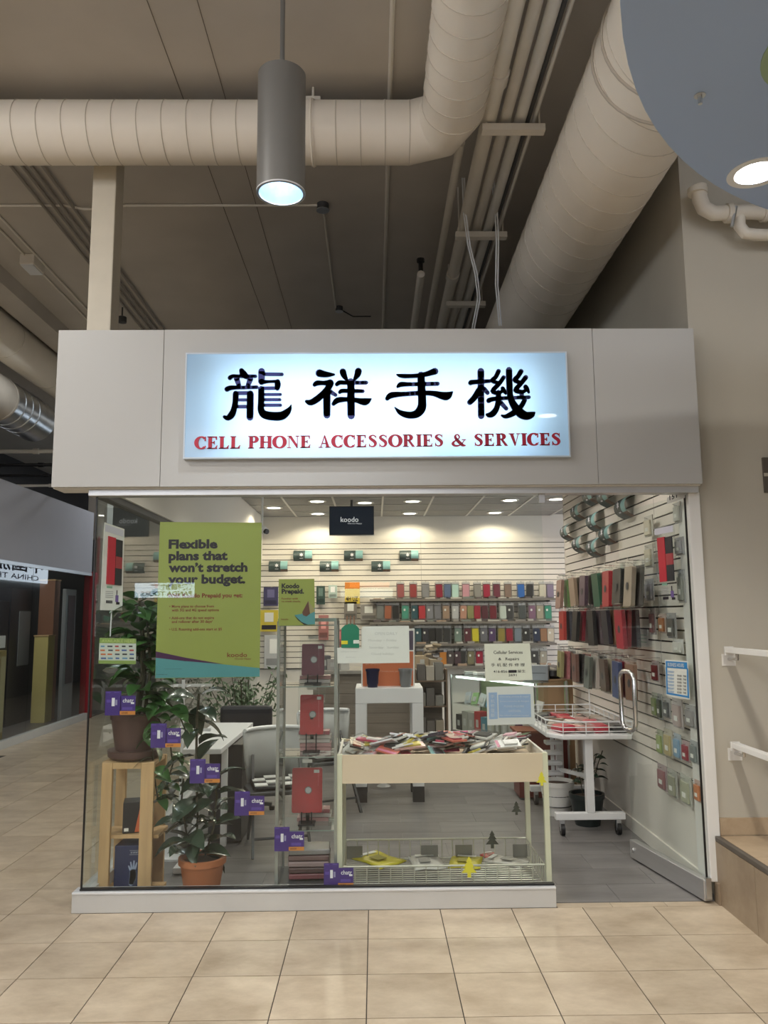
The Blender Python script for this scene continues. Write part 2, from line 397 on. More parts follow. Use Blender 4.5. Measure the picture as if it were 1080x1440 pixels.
# ------------------------------------------------------------------ shop front: bulkhead, header, sill
FY = 4.60
bulk = struct('wall_front', B().box(-1.885, 1.945, 4.775, 4.80, 2.41, 3.35).box(-1.885, 1.945, 4.63, 4.775, 2.41, 2.50).box(-1.885, 1.945, 4.63, 4.775, 3.25, 3.35), FASC, 'white laminate bulkhead above the shop window')
for x0, x1 in ((-1.897, -1.262), (1.336, 1.955)):
    B().box(x0, x1, FY, 4.632, 2.396, 3.357).build('fascia_panel', FASC, bulk, bevel=.002)
def ring_panel(x0, x1, z0, z1, a0, a1, c0, c1, y0, y1):   # a panel with a rectangular opening
    o = [(x0, z0), (x1, z0), (x1, z1), (x0, z1)]; q = [(a0, c0), (a1, c0), (a1, c1), (a0, c1)]; b = B()
    vs = [(x, y0, z) for x, z in o+q]+[(x, y1, z) for x, z in o+q]; fs = []
    for i in range(4):
        j = (i+1) % 4
        fs += [(i, j, 4+j, 4+i), (8+j, 8+i, 12+i, 12+j), (j, i, 8+i, 8+j), (4+i, 4+j, 12+j, 12+i)]
    return b.add(vs, fs)
ring_panel(-1.259, 1.333, 2.396, 3.357, -1.110, 1.156, 2.562, 3.190, FY, 4.632).build('fascia_panel', FASC, bulk)
B().box(-1.897, 1.955, 4.632, 4.80, 2.392, 2.412).build('soffit', WHITEP, bulk)
B().box(-1.60, 1.93, 4.70, 4.80, 3.352, 3.372).build('roof_edge', BLACK, bulk)
struct('trim_3', B().box(-1.70, 1.955, 4.66, 4.75, 2.352, 2.393), ALU, 'aluminium header rail along the top of the glass', bevel=.003)
sill = struct('trim_4', B().box(-1.70, 1.012, 4.665, 4.76, 0, .098), ALUP, 'grey aluminium sill under the shop window', bevel=.003)
B().box(-1.70, 1.012, 4.660, 4.76, .0985, .112).build('sill_cap', mat('sill_cap', (.72, .73, .74), .35, .2), sill, bevel=.003)
B().box(-1.665, 1.008, 4.685, 4.72, .1125, .122).build('gasket', BLACK, sill)
struct('trim_5', B().box(-1.70, -1.615, 4.765, YB, 0, .098), ALUP, 'grey aluminium sill along the side glass')
struct('trim_6', B().box(-1.69, -1.62, 4.755, YB, 2.352, 2.393), DGREY, 'dark header rail along the side glass')
# shop window
win = struct('window_1', B().box(GX0+.004, -.328, YF-.005, YF+.005, .116, 2.352), GLASS, 'large clear pane of the shop front holding the green poster')
struct('window_2', B().box(-.324, GX1, YF-.005, YF+.005, .116, 2.352), GLASS, 'large clear pane of the shop front before the cream bin')
struct('window_3', B().box(-1.660, -1.650, YF+.008, 8.0, .1, 2.352), GLASS_SIDE, 'side pane of the shop along the corridor')
struct('window_4', B().box(-1.660, -1.650, 8.004, YB-.01, .1, 2.352), GLASS_SIDE, 'farther side pane of the shop along the corridor')
struct('trim_7', B().box(GX0-.004, GX0+.004, YF-.007, YF+.006, .112, 2.352), BLACK, 'dark corner joint of the shop glass')
B().box(.995, 1.03, 4.685, 4.715, 2.30, 2.352).build('clamp', ALU, bpy.data.objects['window_2'])
# bulkhead above the side glass and drop ceiling
struct('wall_left', B().box(-1.70, -1.60, 4.80, YB, 2.393, 3.4), SHOPWALL, 'white bulkhead above the side glass')
ceil = struct('ceiling_shop', B().box(-1.60, 4.6, 4.80, YB, 3.075, 3.35), CEILT, 'grey drop ceiling of the shop')
P = .61
gx = [-1.60-.12+P*i for i in range(11)]; gy = [YB-P*j for j in range(12)]
ctm = mesh_of(B().box(.012, P-.012, -P+.012, -.012, 3.057, 3.073), 'ceiling_tile', CEILT)
for i in range(7):
    for j in range(10):
        if gx[i] < -1.61:
            B().box(-1.595, gx[i]+P-.012, gy[j]-P+.012, gy[j]-.012, 3.057, 3.073).build('ceiling_tile', CEILT, ceil)
        else:
            part_copy(ctm, 'ceiling_tile', ceil, Vector((gx[i], gy[j], 0))-WORG['ceiling_shop'])
tb = B()
for x in gx[1:9]: tb.box(x-.012, x+.012, 4.85, YB-.001, 3.05, 3.056)
tb.build('main_runner', TBAR, ceil)
tb = B()
for y in gy[1:11]: tb.box(-1.6, 3.6, y-.012, y+.012, 3.0505, 3.0565)
tb.build('cross_runner', mat('t_bar_grey', (.45, .44, .42), .5), ceil)

# ------------------------------------------------------------------ slat walls, board by board
PITCHS = .0762
br = struct('wall_slat_right', B().box(XR+.012, XR+.028, 4.86, 8.02, .60, 3.06), GROOVE_SHADE, 'slat board wall on the right of the shop')
zr = .605; k = 0
while zr+PITCHS < 3.06:
    B().box(XR, XR+.013, 4.86, 8.03, zr+.011, zr+PITCHS).build('slat', SLAT, br); zr += PITCHS
B().box(XR-.0005, XR+.002, 5.42, 5.424, .61, 3.0).build('seam', mat('seam_grey', (.35, .33, .3), .6), br)
B().box(XR+.001, XR+.03, 4.90, 8.02, .10, .604).build('kick_panel', SHOPWALL, br)
B().box(XR-.012, XR+.03, 4.90, 8.02, 0, .10).build('skirting', SHOPWALL, br)
for q in range(31):      # cut ends of the grooves show as black T shapes at the front edge
    z = .605+q*PITCHS
    b = B().box(XR+.001, XR+.018, 4.852, 4.862, z-.002, z+.009); b.box(XR+.016, XR+.024, 4.852, 4.862, z-.012, z+.019)
    b.build('groove_end', BLACK, br)
bb = struct('wall_slat_back', B().box(-1.62, 4.5, YB-.016, YB-.001, .9, 2.727), GROOVE_SHADE, 'slat board wall at the end of the shop')
z = .905
while z+PITCHS < 2.80:
    B().box(-1.62, 4.5, YB-.03, YB-.015, z+.0095, z+PITCHS).build('slat', SLAT, bb); z += PITCHS
B().box(.668, .672, YB-.0315, YB-.029, .9, 2.79).build('seam', mat('seam_grey', (.35, .33, .3), .6), bb)
struct('wall_slat_cap', B().box(XR-.002, XR+.03, 8.021, 8.035, .1, 3.06), SLAT, 'white end strip of the slat wall')

# ================================================================== LIT SIGN
sg = thing('illuminated_sign', 'backlit white and blue sign with large navy Chinese characters on the fascia', 'sign', (0.02, 4.56, 2.56))
SX0, SX1, SZ0, SZ1 = -1.110, 1.156, 2.562, 3.190
m = bpy.data.materials.new('sign_acrylic'); m.use_nodes = True; nt = m.node_tree
pb = nt.nodes['Principled BSDF']; nt.nodes.remove(pb); out = nt.nodes['Material Output']
tl = nt.nodes.new('ShaderNodeBsdfTranslucent'); tl.inputs[0].default_value = (.60, .80, 1.0, 1)
df = nt.nodes.new('ShaderNodeBsdfDiffuse'); df.inputs[0].default_value = (.55, .72, .92, 1)
gs = nt.nodes.new('ShaderNodeBsdfGlossy'); gs.inputs['Roughness'].default_value = .02
m1 = nt.nodes.new('ShaderNodeMixShader'); m1.inputs[0].default_value = .35
m2 = nt.nodes.new('ShaderNodeMixShader'); fr = nt.nodes.new('ShaderNodeFresnel'); fr.inputs[0].default_value = 1.5
nt.links.new(tl.outputs[0], m1.inputs[1]); nt.links.new(df.outputs[0], m1.inputs[2])
nt.links.new(fr.outputs[0], m2.inputs[0]); nt.links.new(m1.outputs[0], m2.inputs[1]); nt.links.new(gs.outputs[0], m2.inputs[2]); nt.links.new(m2.outputs[0], out.inputs[0])
B().add([(SX0, 4.562, SZ0), (SX1, 4.562, SZ0), (SX1, 4.562, SZ1), (SX0, 4.562, SZ1)], [(0, 1, 2, 3)]).build('sign_face', m, sg)
fb = B(); fb.box(SX0-.008, SX0, 4.558, 4.60, SZ0-.008, SZ1+.008).box(SX1, SX1+.008, 4.558, 4.60, SZ0-.008, SZ1+.008)
fb.box(SX0, SX1, 4.558, 4.60, SZ0-.008, SZ0).box(SX0, SX1, 4.558, 4.60, SZ1, SZ1+.008)
fb.build('frame', mat('sign_frame', (.55, .62, .70), .4), sg)
# fluorescent tubes inside the light box (the bulkhead is hollow behind the face)
for z in (2.70, 2.86, 3.03):
    lamp('sign_tube_lamp', 'AREA', (.03, 4.735, z), 2.5, (.80, .95, 1), 1.86, .05, target=(.03, 4.0, z))
for xq in (SX0-.04, SX1+.04): B().box(xq-.01, xq+.01, 4.633, 4.774, 2.501, 3.249).build('light_box_end', WHITEP, sg)
CH = {
 (306, 508): [[(330,130,55),(360,180,80),(400,215,60)],[(170,232,50),(210,208,40),(300,208,38),(525,208,36)],[(265,240,66),(295,340,50)],[(455,245,62),(420,335,50)],
  [(130,388,58),(180,368,52),(300,365,40),(545,360,38)],[(252,450,68),(246,560,64),(225,670,68),(190,745,78),(140,785,58),(95,770,36)],[(250,442,40),(460,440,42)],
  [(452,452,80),(450,640,80),(447,775,78)],[(270,535,32),(420,535,32)],[(270,628,38),(420,628,38)],[(608,140,76),(608,285,74)],[(640,180,38),(890,182,38)],
  [(608,290,56),(700,283,32),(800,280,34)],[(828,285,62),(830,330,70),(825,375,54)],[(620,375,38),(810,372,36)],
  [(605,385,72),(602,560,72),(600,670,76),(645,735,95),(760,760,102),(880,755,104),(958,705,80),(1000,650,40),(1016,604,6)],
  [(640,460,30),(870,460,30)],[(640,532,32),(862,532,32)],[(640,608,34),(870,608,34)]],
 (422, 508): [[(265,165,90),(330,180,76),(400,186,54),(470,186,20)],[(200,325,46),(240,302,60),(330,302,50),(415,302,88)],
  [(425,310,70),(395,360,72),(330,440,72),(240,520,78),(150,570,72),(88,556,36)],[(370,420,85),(370,600,85),(370,745,80)],[(415,420,52),(492,468,38)],
  [(590,145,76),(608,200,66),(650,265,30)],[(805,138,80),(790,190,70),(745,262,26)],[(508,322,44),(550,295,50),(650,298,46),(915,298,42)],
  [(548,430,38),(582,410,48),(700,412,46),(868,413,42)],[(462,590,46),(520,540,68),(650,528,50),(760,537,52),(850,556,76),(910,558,84),(980,522,12)],[(700,285,84),(702,500,90),(705,752,86)]],
 (536, 508): [[(218,186,14),(290,205,48),(480,203,48),(620,180,58),(742,140,80)],[(228,352,32),(275,322,58),(400,320,46),(780,312,46)],
  [(84,516,48),(140,470,74),(300,456,54),(560,440,54),(720,446,62),(850,478,94),(915,478,96),(982,428,18)],
  [(550,195,86),(558,400,94),(566,560,96),(556,650,106),(500,720,98),(420,745,84),(330,735,74),(250,700,50),(188,638,8)]],
 (650, 508): [[(256,140,78),(258,450,74),(262,755,76)],[(115,300,58),(150,290,54),(380,275,40)],[(230,400,70),(170,500,70),(105,568,64)],[(300,380,50),(350,438,46)],
  [(500,140,54),(460,220,50),(412,268,48),(490,300,40)],[(570,225,50),(510,310,50),(420,412,54),(500,440,42),(560,410,36)],[(555,375,46),(585,420,46),(600,452,20)],
  [(645,125,74),(650,300,74),(665,500,72),(720,620,90),(800,715,110),(880,755,98),(950,742,78),(996,712,20)],
  [(810,142,58),(770,210,54),(726,260,54),(800,300,44)],[(875,225,56),(810,310,50),(738,400,58),(830,425,44),(880,395,36)],[(872,352,50),(895,390,50),(918,432,24)],
  [(365,545,58),(420,525,52),(600,510,42),(920,498,40)],[(500,450,60),(495,560,62),(470,660,66),(420,725,74),(370,745,58),(340,736,30)],
  [(530,570,50),(608,655,44)],[(860,540,54),(800,640,60),(700,720,70),(600,764,48),(545,750,22)],[(820,430,50),(820,500,50)],[(500,430,56),(500,510,56)]],
}
for (ox, oy), strokes in CH.items():
    b = B()
    for st in strokes:
        pts = []
        for x, y, wd in st:
            p = atY(ox+x/9.818, oy+y/9.818, 4.558); pts.append((p.x, p.z, (wd*1.16+6)/9.818*4.558/F_PX))
        b.ribbon(pts, 4.553, 4.5615, 9)
    b.build('character', NAVYP, sg)
# roman lettering with serifs
def glyph(c, x, z, h, b, y0, y1):
    th, tn = .225*h, .085*h
    def rect(a0, a1, c0, c1): b.prism([(x+a0, z+c0), (x+a1, z+c0), (x+a1, z+c1), (x+a0, z+c1)], y0, y1)
    def poly(ps): b.prism([(x+p[0]*h, z+p[1]*h) for p in ps], y0, y1)
    def stroke(ps): b.ribbon([(x+p[0]*h, z+p[1]*h, (p[2]+.02)*h) for p in ps], y0, y1, 0)
    def stem(a, w=th, sl=.07): rect(a, a+w, 0, h); rect(a-sl*h, a+w+sl*h, 0, tn*.75); rect(a-sl*h, a+w+sl*h, h-tn*.75, h)
    def arc(cx, cz, rx, rz, t0, t1, wmax, wmin, n=14):
        ps = []
        for k in range(n+1):
            t = math.radians(t0+(t1-t0)*k/n); ps.append((cx+rx*math.cos(t), cz+rz*math.sin(t), .03+wmin+(wmax+.02-wmin)*abs(math.cos(t))**1.5))
        stroke(ps)
    if c == 'C':
        arc(.40, .5, .31, .47, 48, 312, .19, .05); poly([(.60, .66), (.68, .66), (.68, 1.0), (.63, .98)]); stroke([(.61, .15, .06), (.68, .24, .03)]); return .72
    if c == 'O': arc(.42, .5, .33, .465, 0, 360, .19, .05, 22); return .84
    if c == 'E':
        stem(.07*h); rect(.1*h, .62*h, 0, tn); rect(.1*h, .60*h, h-tn, h); rect(.2*h, .45*h, .5*h-tn/2, .5*h+tn/2)
        poly([(.54, .74), (.60, .74), (.60, 1), (.50, .96)]); poly([(.56, 0), (.64, .27), (.60, .27), (.46, .04)]); poly([(.42, .36), (.46, .36), (.46, .64), (.42, .64), (.38, .5)]); return .68
    if c == 'L':
        stem(.07*h); rect(.1*h, .60*h, 0, tn); poly([(.56, 0), (.63, .28), (.59, .28), (.44, .04)]); return .66
    if c == 'P':
        stem(.07*h); arc(.32, .74, .22, .235, 90, -90, .17, .05); rect(.2*h, .34*h, h-tn, h); rect(.2*h, .34*h, .48*h, .48*h+tn); return .64
    if c == 'R':
        stem(.07*h); arc(.32, .75, .21, .225, 90, -90, .17, .05); rect(.2*h, .34*h, h-tn, h); rect(.2*h, .34*h, .5*h, .5*h+tn)
        poly([(.30, .52), (.46, .52), (.74, .03), (.76, 0), (.58, 0)]); return .78
    if c == 'H': stem(.07*h); stem(.53*h); rect(.2*h, .6*h, .5*h-tn/2, .5*h+tn/2); return .80
    if c == 'I': stem(.08*h); return .36
    if c == 'N':
        rect(.10*h, .145*h, 0, h); rect(.0, .25*h, 0, tn*.7); rect(.62*h, .665*h, 0, h); rect(.53*h, .76*h, h-tn*.7, h); rect(0, .2*h, h-tn*.7, h)
        poly([(.06, 1), (.27, 1), (.665, .22), (.665, 0), (.60, 0)]); return .78
    if c == 'A':
        poly([(.36, 1), (.42, 1), (.155, .0), (.10, 0)]); poly([(.34, 1), (.42, 1), (.70, 0), (.49, 0)]); rect(.2*h, .55*h, .3*h, .3*h+tn)
        rect(0, .26*h, 0, tn*.7); rect(.42*h, .78*h, 0, tn*.7); return .78
    if c == 'V':
        poly([(.06, 1), (.27, 1), (.44, .16), (.40, 0), (.36, 0)]); poly([(.58, 1), (.63, 1), (.41, .0), (.38, 0)]); rect(0, .36*h, h-tn*.7, h); rect(.48*h, .73*h, h-tn*.7, h); return .72
    if c == 'S':
        stroke([(.50, .80, .04), (.40, .94, .06), (.26, .95, .08), (.15, .86, .13), (.14, .74, .17), (.26, .60, .19), (.40, .47, .20), (.47, .30, .17), (.42, .12, .12), (.28, .045, .07), (.14, .10, .05), (.08, .24, .03)])
        poly([(.50, .68), (.53, .68), (.53, 1), (.50, 1)]); poly([(.06, 0), (.09, 0), (.09, .32), (.06, .32)]); return .60
    if c == '&':
        stroke([(.86, .50, .04), (.74, .30, .05), (.60, .13, .06), (.42, .04, .10), (.22, .06, .13), (.12, .22, .16), (.22, .40, .10), (.44, .56, .06), (.53, .75, .07), (.46, .93, .06), (.34, .93, .08), (.27, .78, .13), (.36, .56, .17), (.54, .30, .20), (.74, .08, .17), (.92, .06, .05)])
        rect(.68*h, .95*h, .5*h, .5*h+tn*.7); return .98
    return .36
LET = 'CELL PHONE ACCESSORIES & SERVICES'
wid = 0
dummy = B()
for c in LET: wid += glyph(c, 0, 0, 1, dummy, 0, 1)+.05
pL = atY(274, 631.5, 4.558); pR = atY(790, 626, 4.558); hh = 18.5*4.558/F_PX*.97
sx = (pR.x-pL.x)/(wid*hh); x = pL.x
for c in LET:
    b = B(); adv = (glyph(c, 0, 0, hh, b, 4.553, 4.5615)+.05)*hh*sx
    if c != ' ':
        for v in b.v: v.x = x+v.x*sx; v.z += pL.z+(pR.z-pL.z)*(x-pL.x)/(pR.x-pL.x)
        b.build('letter', REDP, sg)
    x += adv

# ================================================================== OVERHEAD: ducts, pipes, lamps
def duct(name, path, r, label, group=None, seam=.0, m=DUCT, n=28, hang=()):
    d = thing(name, label, 'duct', path[0], group)
    B().tube(path, r, n).build('duct_body', m, d, smooth=True)
    return d
def seams(d, pts, r, axis):
    for p in pts:
        t = B(); q = []
        for k in range(28):
            a = 2*PI*k/28
            q.append((p[0], p[1]+r*math.cos(a), p[2]+r*math.sin(a)) if axis == 'x' else (p[0]+r*math.cos(a), p[1], p[2]+r*math.sin(a)))
        t.tube(q, .003, 5, closed=True).build('seam', mat('duct_seam_cream', (.62, .56, .47), .6), d, smooth=True)
HZ = 4.73; RD = .193; XD = .505; YD = 4.74
arc = [(XD-.26+.26*math.sin(a), YD-.26+.26*math.cos(a), HZ) for a in [math.radians(q) for q in (0, 45, 90)]]
d1 = duct('round_duct', [(-7, YD, HZ)]+arc+[(XD, -2, HZ)], RD, 'cream round duct crossing above the shop and bending towards the viewer')
d1.children[0].modifiers['creases'].split_angle = math.radians(20)
seams(d1, [(x, YD, HZ) for x in [.24-.155*k for k in range(24)]], RD+.001, 'x')
seams(d1, [(XD, y, HZ) for y in [4.46-.16*k for k in range(16)]], RD+.001, 'y')
def hoop(p, r, axis='x', w=.03):
    q = []
    for k in range(32):
        a = 2*PI*k/32; q.append((p[0], p[1]+r*math.cos(a), p[2]+r*math.sin(a)))
    b = B()
    for k in range(32):
        a, c = q[k], q[(k+1) % 32]
        b.add([(a[0]-w/2, a[1], a[2]), (a[0]+w/2, a[1], a[2]), (c[0]+w/2, c[1], c[2]), (c[0]-w/2, c[1], c[2])], [(0, 1, 2, 3)])
    b.tube(q, .008, 5, closed=True)
    return b
hp = atY(440, 200, 4.74).x
hg = thing('duct_hanger', 'painted strap and rod holding the cross duct beside the grey pendant lamp', 'hanger', (hp, YD, 4.9))
hoop((hp, YD, HZ), RD+.006).build('strap', DUCT, hg)
B().box(hp-.05, hp+.05, YD-.04, YD+.04, HZ+RD, HZ+RD+.04).build('clip', PIPE, hg)
B().tube([(hp, YD, HZ+RD+.03), (hp, YD, 5.06)], .008, 8).build('rod', PIPE, hg)
# big duct on the right running to the back
XB, ZB, RB = 1.49, 4.46, .345
d2 = duct('large_round_duct', [(XB, -2, ZB), (XB, 15, ZB)], RB, 'very large white round duct running back over the shop on the right', n=40)
for y in [1.9+.21*k for k in range(22)]:
    t = B().tube([(XB+RB*math.cos(2*PI*k/36), y+.10*math.cos(2*PI*k/36), ZB+RB*math.sin(2*PI*k/36)) for k in range(36)], .0035, 5, closed=True)
    t.build('seam', mat('duct_seam_pale', (.60, .54, .45), .6), d2, smooth=True)
for y in (3.55, 3.72):
    B().tube([(XB+(RB+.004)*math.cos(2*PI*k/36), y, ZB+(RB+.004)*math.sin(2*PI*k/36)) for k in range(36)], .009, 6, closed=True).build('joint_band', mat('duct_seam', (.5, .44, .36), .6), d2, smooth=True)
# ducts on the far left
d3 = duct('round_duct', [(-4.168, 6, 4.78), (-4.168, 9.2, 4.78), (-4.168, 20, 4.78)], .242, 'upper cream duct at the far left running back beside the fascia')
seams(d3, [(-4.168, y, 4.78) for y in (7.4, 8.6, 9.8, 11)], .244, 'y')
d4 = duct('round_duct', [(-4.52, 6, 4.25), (-4.52, 9.25, 4.25)], .28, 'lower taupe duct at the far left ending in bare metal', m=mat('taupe_duct', (.46, .40, .33), .6, var=.15, scale=5))  # darker and more mottled colour than the other ducts
seams(d4, [(-4.52, y, 4.25) for y in (8.0, 8.6, 9.2)], .283, 'y')
q = B().tube([(-4.52, 9.25, 4.25), (-4.52, 9.9, 4.25), (-4.50, 10.3, 4.23)], .275, 28); q.build('metal_sleeve', GALV, d4, smooth=True)
for y in (9.45, 9.65, 9.85, 10.05):
    B().tube([(-4.52+.278*math.cos(2*PI*k/24), y, 4.25+.278*math.sin(2*PI*k/24)) for k in range(24)], .006, 5, closed=True).build('sleeve_rib', GALV, d4, smooth=True)
# pipe rack between the ducts
HP = 4.73
def pipe(tan, r, y0, y1, label, z=HP, m=PIPE, name='ceiling_pipe', couplings=()):
    x = tan*(z-CAM_H); t = thing(name, label, 'pipe', (x, y0, z-r), 'pipes over the shop')
    B().tube([(x, y0, z), (x, y1, z)], r, 14).build('pipe_body', m, t, smooth=True)
    for y in couplings: B().tube([(x, y-.05, z), (x, y+.05, z)], r*1.22, 14).build('coupling', m, t, smooth=True)
    return t
pipe(.238, .050, 0, 14, 'thickest cream pipe of the rack, just right of the bending duct', couplings=(4.2, 6.9))
pipe(.272, .036, 0, 14, 'cream pipe second from the bending duct on the pipe rack', m=mat('pipe_grey', (.64, .60, .53), .5))
pipe(.302, .037, 0, 14, 'pale grey pipe third from the bending duct on the pipe rack', m=mat('pipe_pale', (.70, .68, .63), .45))
pipe(.318, .016, 0, 14, 'thin dark pipe between the pale pipe and the outer conduit on the rack', m=DGREY)
pipe(.331, .013, 0, 14, 'thin cream conduit at the outer edge of the pipe rack', m=mat('pipe_pale', (.70, .68, .63), .45))
pipe(.190, .030, 4.95, 14, 'slim cream pipe emerging from behind the duct bend', z=4.80)
tp = pipe(.143, .034, 6.62, 14, 'short paired pipe with black valve cap above the sign', z=4.62)
xx = .143*(4.62-CAM_H); B().tube([(xx, 6.64, 4.62), (xx, 6.64, 4.74)], .02, 8).tube([(xx, 6.64, 4.74), (xx, 6.64, 4.77)], .035, 8).build('valve', BLACK, tp, smooth=True)
for k, (y, a0, a1) in enumerate(((4.56, 677, 765), (5.95, 640, 712), (7.35, 627, 682))):
    yy = y; zz = HP-.07; x0 = atY(a0, 165 if k == 0 else 316 if k == 1 else 412, yy).x; x1 = atY(a1, 165 if k == 0 else 316 if k == 1 else 412, yy).x
    t = thing('pipe_support', ORD[k]+' cross channel from the viewer carrying the rack of pipes', 'bracket', (x0, yy, zz-.03), 'pipe supports')
    B().box(x0, x1, yy-.03, yy+.03, zz-.045, zz).build('channel', PIPE, t)
    for xr in (x0+.03, x1-.03): B().tube([(xr, yy, zz), (xr, yy, 5.06)], .006, 6).build('rod', PIPE, t)
# thin conduits on the slab
def conduit(pts, label, r=.012, name='conduit', m=PIPE, cat='conduit'):
    return tag(B().tube(pts, r, 8).build(name, m, smooth=True), label, cat, 'ceiling conduits')
ZK = 5.035
conduit([(.122, -1, ZK), (.122, 12, ZK)], 'straight conduit on the slab crossing over the cross duct', .016)
for k, tn in enumerate((-.80, -.775, -.755, -.730)):
    conduit([(tn*3.4, 2, ZK-.02), (tn*3.4, 14, ZK-.02)], 'dark conduit running back over the corridor, %s from the left of four' % ORD[k], .013, m=mat('conduit_grey', (.30, .27, .23), .5))
pa = atZ(0, 290, ZK); pb_ = atZ(452, 288, ZK); yk = (pa.y+pb_.y)/2
conduit([(-7, yk, ZK), (-2.55, yk, ZK), (-2.4, yk, ZK-.03), (-2.2, yk, ZK-.03), (-2.05, yk, ZK), (pb_.x, yk, ZK)], 'thin cross conduit ending at the junction box above the fascia', .010)
def jbox(px, py, label, s=.05):
    p = atZ(px, py, ZK); t = thing('junction_box', label, 'junction box', (p.x, p.y, ZK-.04), 'junction boxes')
    B().tube([(p.x, p.y, ZK-.04), (p.x, p.y, 5.052)], s, 12).build('box_body', DGREY, t, smooth=True)
    B().tube([(p.x, p.y, ZK-.046), (p.x, p.y, ZK-.04)], s*1.12, 12).build('cover', GALV, t, smooth=True); return p
j1 = jbox(454, 289, 'round junction box beside the pendant lamp'); j2 = jbox(477, 433, 'small junction box over the middle of the fascia', .04)
conduit([(j1.x, j1.y+.04, ZK), (j1.x, j2.y, ZK)], 'conduit linking the two junction boxes', .010)
conduit([(j2.x, j2.y, ZK-.01), (j2.x+.15, j2.y+.1, ZK-.06), (j2.x+.35, j2.y+.2, ZK-.02)], 'dark drooping cable leaving the smaller junction box', .007, 'cable', BLACK, 'cable')
p = atZ(172, 440, ZK-.05)
t = thing('junction_box', 'round hanging box right of the square post', 'junction box', (p.x, p.y, ZK-.15), 'junction boxes')
B().tube([(p.x, p.y, ZK-.10), (p.x, p.y, 5.052)], .008, 6).build('stem', DGREY, t); B().tube([(p.x, p.y, ZK-.16), (p.x, p.y, ZK-.10)], .05, 12).build('box_body', DGREY, t, smooth=True)
for k, (pxa, pya) in enumerate(((0, 305), (60, 385))):
    q = atZ(pxa, pya, ZK); conduit([(q.x, q.y-3, ZK), (q.x, 16, ZK)], ('outer' if k == 0 else 'inner')+' thin conduit at far left over the corridor', .010)
q = atZ(45, 373, ZK-.05)
t = thing('ceiling_box_light', 'small box fixture on the slab at far left', 'light fixture', (q.x, q.y, ZK-.1)); B().box(q.x-.07, q.x+.07, q.y-.12, q.y+.12, ZK-.09, 5.05).build('fixture_body', PIPE, t, bevel=.01)
B().box(q.x-.06, q.x+.06, q.y-.11, q.y+.11, ZK-.10, ZK-.089).build('diffuser', WHITEM, t)
tag(B().box(-3.90, -3.62, 6.0, 20, 4.88, 5.06).build('ceiling_beam', CONC), 'concrete beam along the corridor at far left', 'beam', kind='structure')
# drop rods & wires on the left ducts
conduit([(-3.98, 8.1, 4.55), (-3.98, 8.1, 5.05)], 'thin hanging rod in front of the left ducts', .006)
# small pipes under the left ducts
for k, (z, r, mm, lb) in enumerate(((4.02, .03, PIPE, 'cream pipe below the left ducts'), (3.86, .025, BLACK, 'upper black pipe below the left ducts'), (3.74, .02, BLACK, 'lower black pipe below the left ducts'), (3.62, .02, PIPE, 'lowest thin cream pipe below the left ducts'))):
    t = thing('ceiling_pipe', lb, 'pipe', (-6, 11.2, z), 'pipes at far left')
    B().tube([(-6.2, 11.2+k*.2, z), (-2.0, 11.2+k*.2, z)], r, 10).build('pipe_body', mm, t, smooth=True)
    B().tube([(-4.9, 11.2+k*.2, z), (-4.82, 11.2+k*.2, z)], r*1.4, 10).build('coupling', mm, t, smooth=True)
tag(B().box(-4.95, -4.62, 13.6, 13.9, 3.0, 5.05).build('concrete_pillar', CONC), 'taupe pillar standing behind the pale lilac fascia', 'pillar', kind='structure')
# square post above the left of the fascia
pc = atY(149, 350, 5.05); b = B(); wx = .078
tag(B().box(pc.x-wx, pc.x+wx, 4.97, 5.13, 3.36, 5.05).build('steel_post', mat('post_cream', (.62, .56, .45), .5), bevel=.006), 'cream square steel post rising from the left end of the fascia', 'post')
# loose white cables
for k, (pts, lb) in enumerate((([(650, 250, 5.6), (652, 300, 5.7), (658, 345, 5.8), (668, 385, 5.9), (672, 420, 6.0), (664, 462, 6.2)], 'white drooping cable looping over the middle of the sign'),
                             ([(690, 245, 5.6), (696, 290, 5.7), (698, 340, 5.8), (697, 400, 5.9), (702, 458, 6.1)], 'white drooping cable hanging beside the large duct'))):
    for e in (0, 1):
        q = [atY(a+e*3, c, y) for a, c, y in pts]
        if e == 0: t = thing('loose_cable', lb, 'cable', q[-1])
        B().tube(q, .006, 6).build('strand', WHITEM, t, smooth=True)
# drain pipes top right in front of the cream wall
t = thing('drain_pipe', 'cream drain pipe with clamped elbow high on the cream wall', 'pipe', atY(1020, 300, 4.62))
def dp(px, py): return atY(px, py, 4.60)
B().tube([dp(983, 262), dp(984, 280), dp(990, 293), dp(1003, 300), dp(1030, 299), dp(1060, 298), dp(1130, 302)], .047, 14).build('elbow_pipe', PIPE, t, smooth=True)
B().tube([dp(1040, 300), dp(1040, 318), dp(1048, 328), dp(1062, 330), dp(1130, 332)], .036, 14).build('branch_pipe', PIPE, t, smooth=True)
for a, c in (((981, 266), (981, 273)), ((1021, 300), (1028, 300)), ((1072, 299), (1078, 299))):
    B().tube([dp(*a), dp(*c)], .060, 14).build('clamp', PIPE, t, smooth=True)
B().tube([dp(1030, 300)+Vector((0, -.05, .02)), dp(1026, 322)+Vector((0, -.03, 0))], .012, 8).build('clamp_bolt', GALV, t)
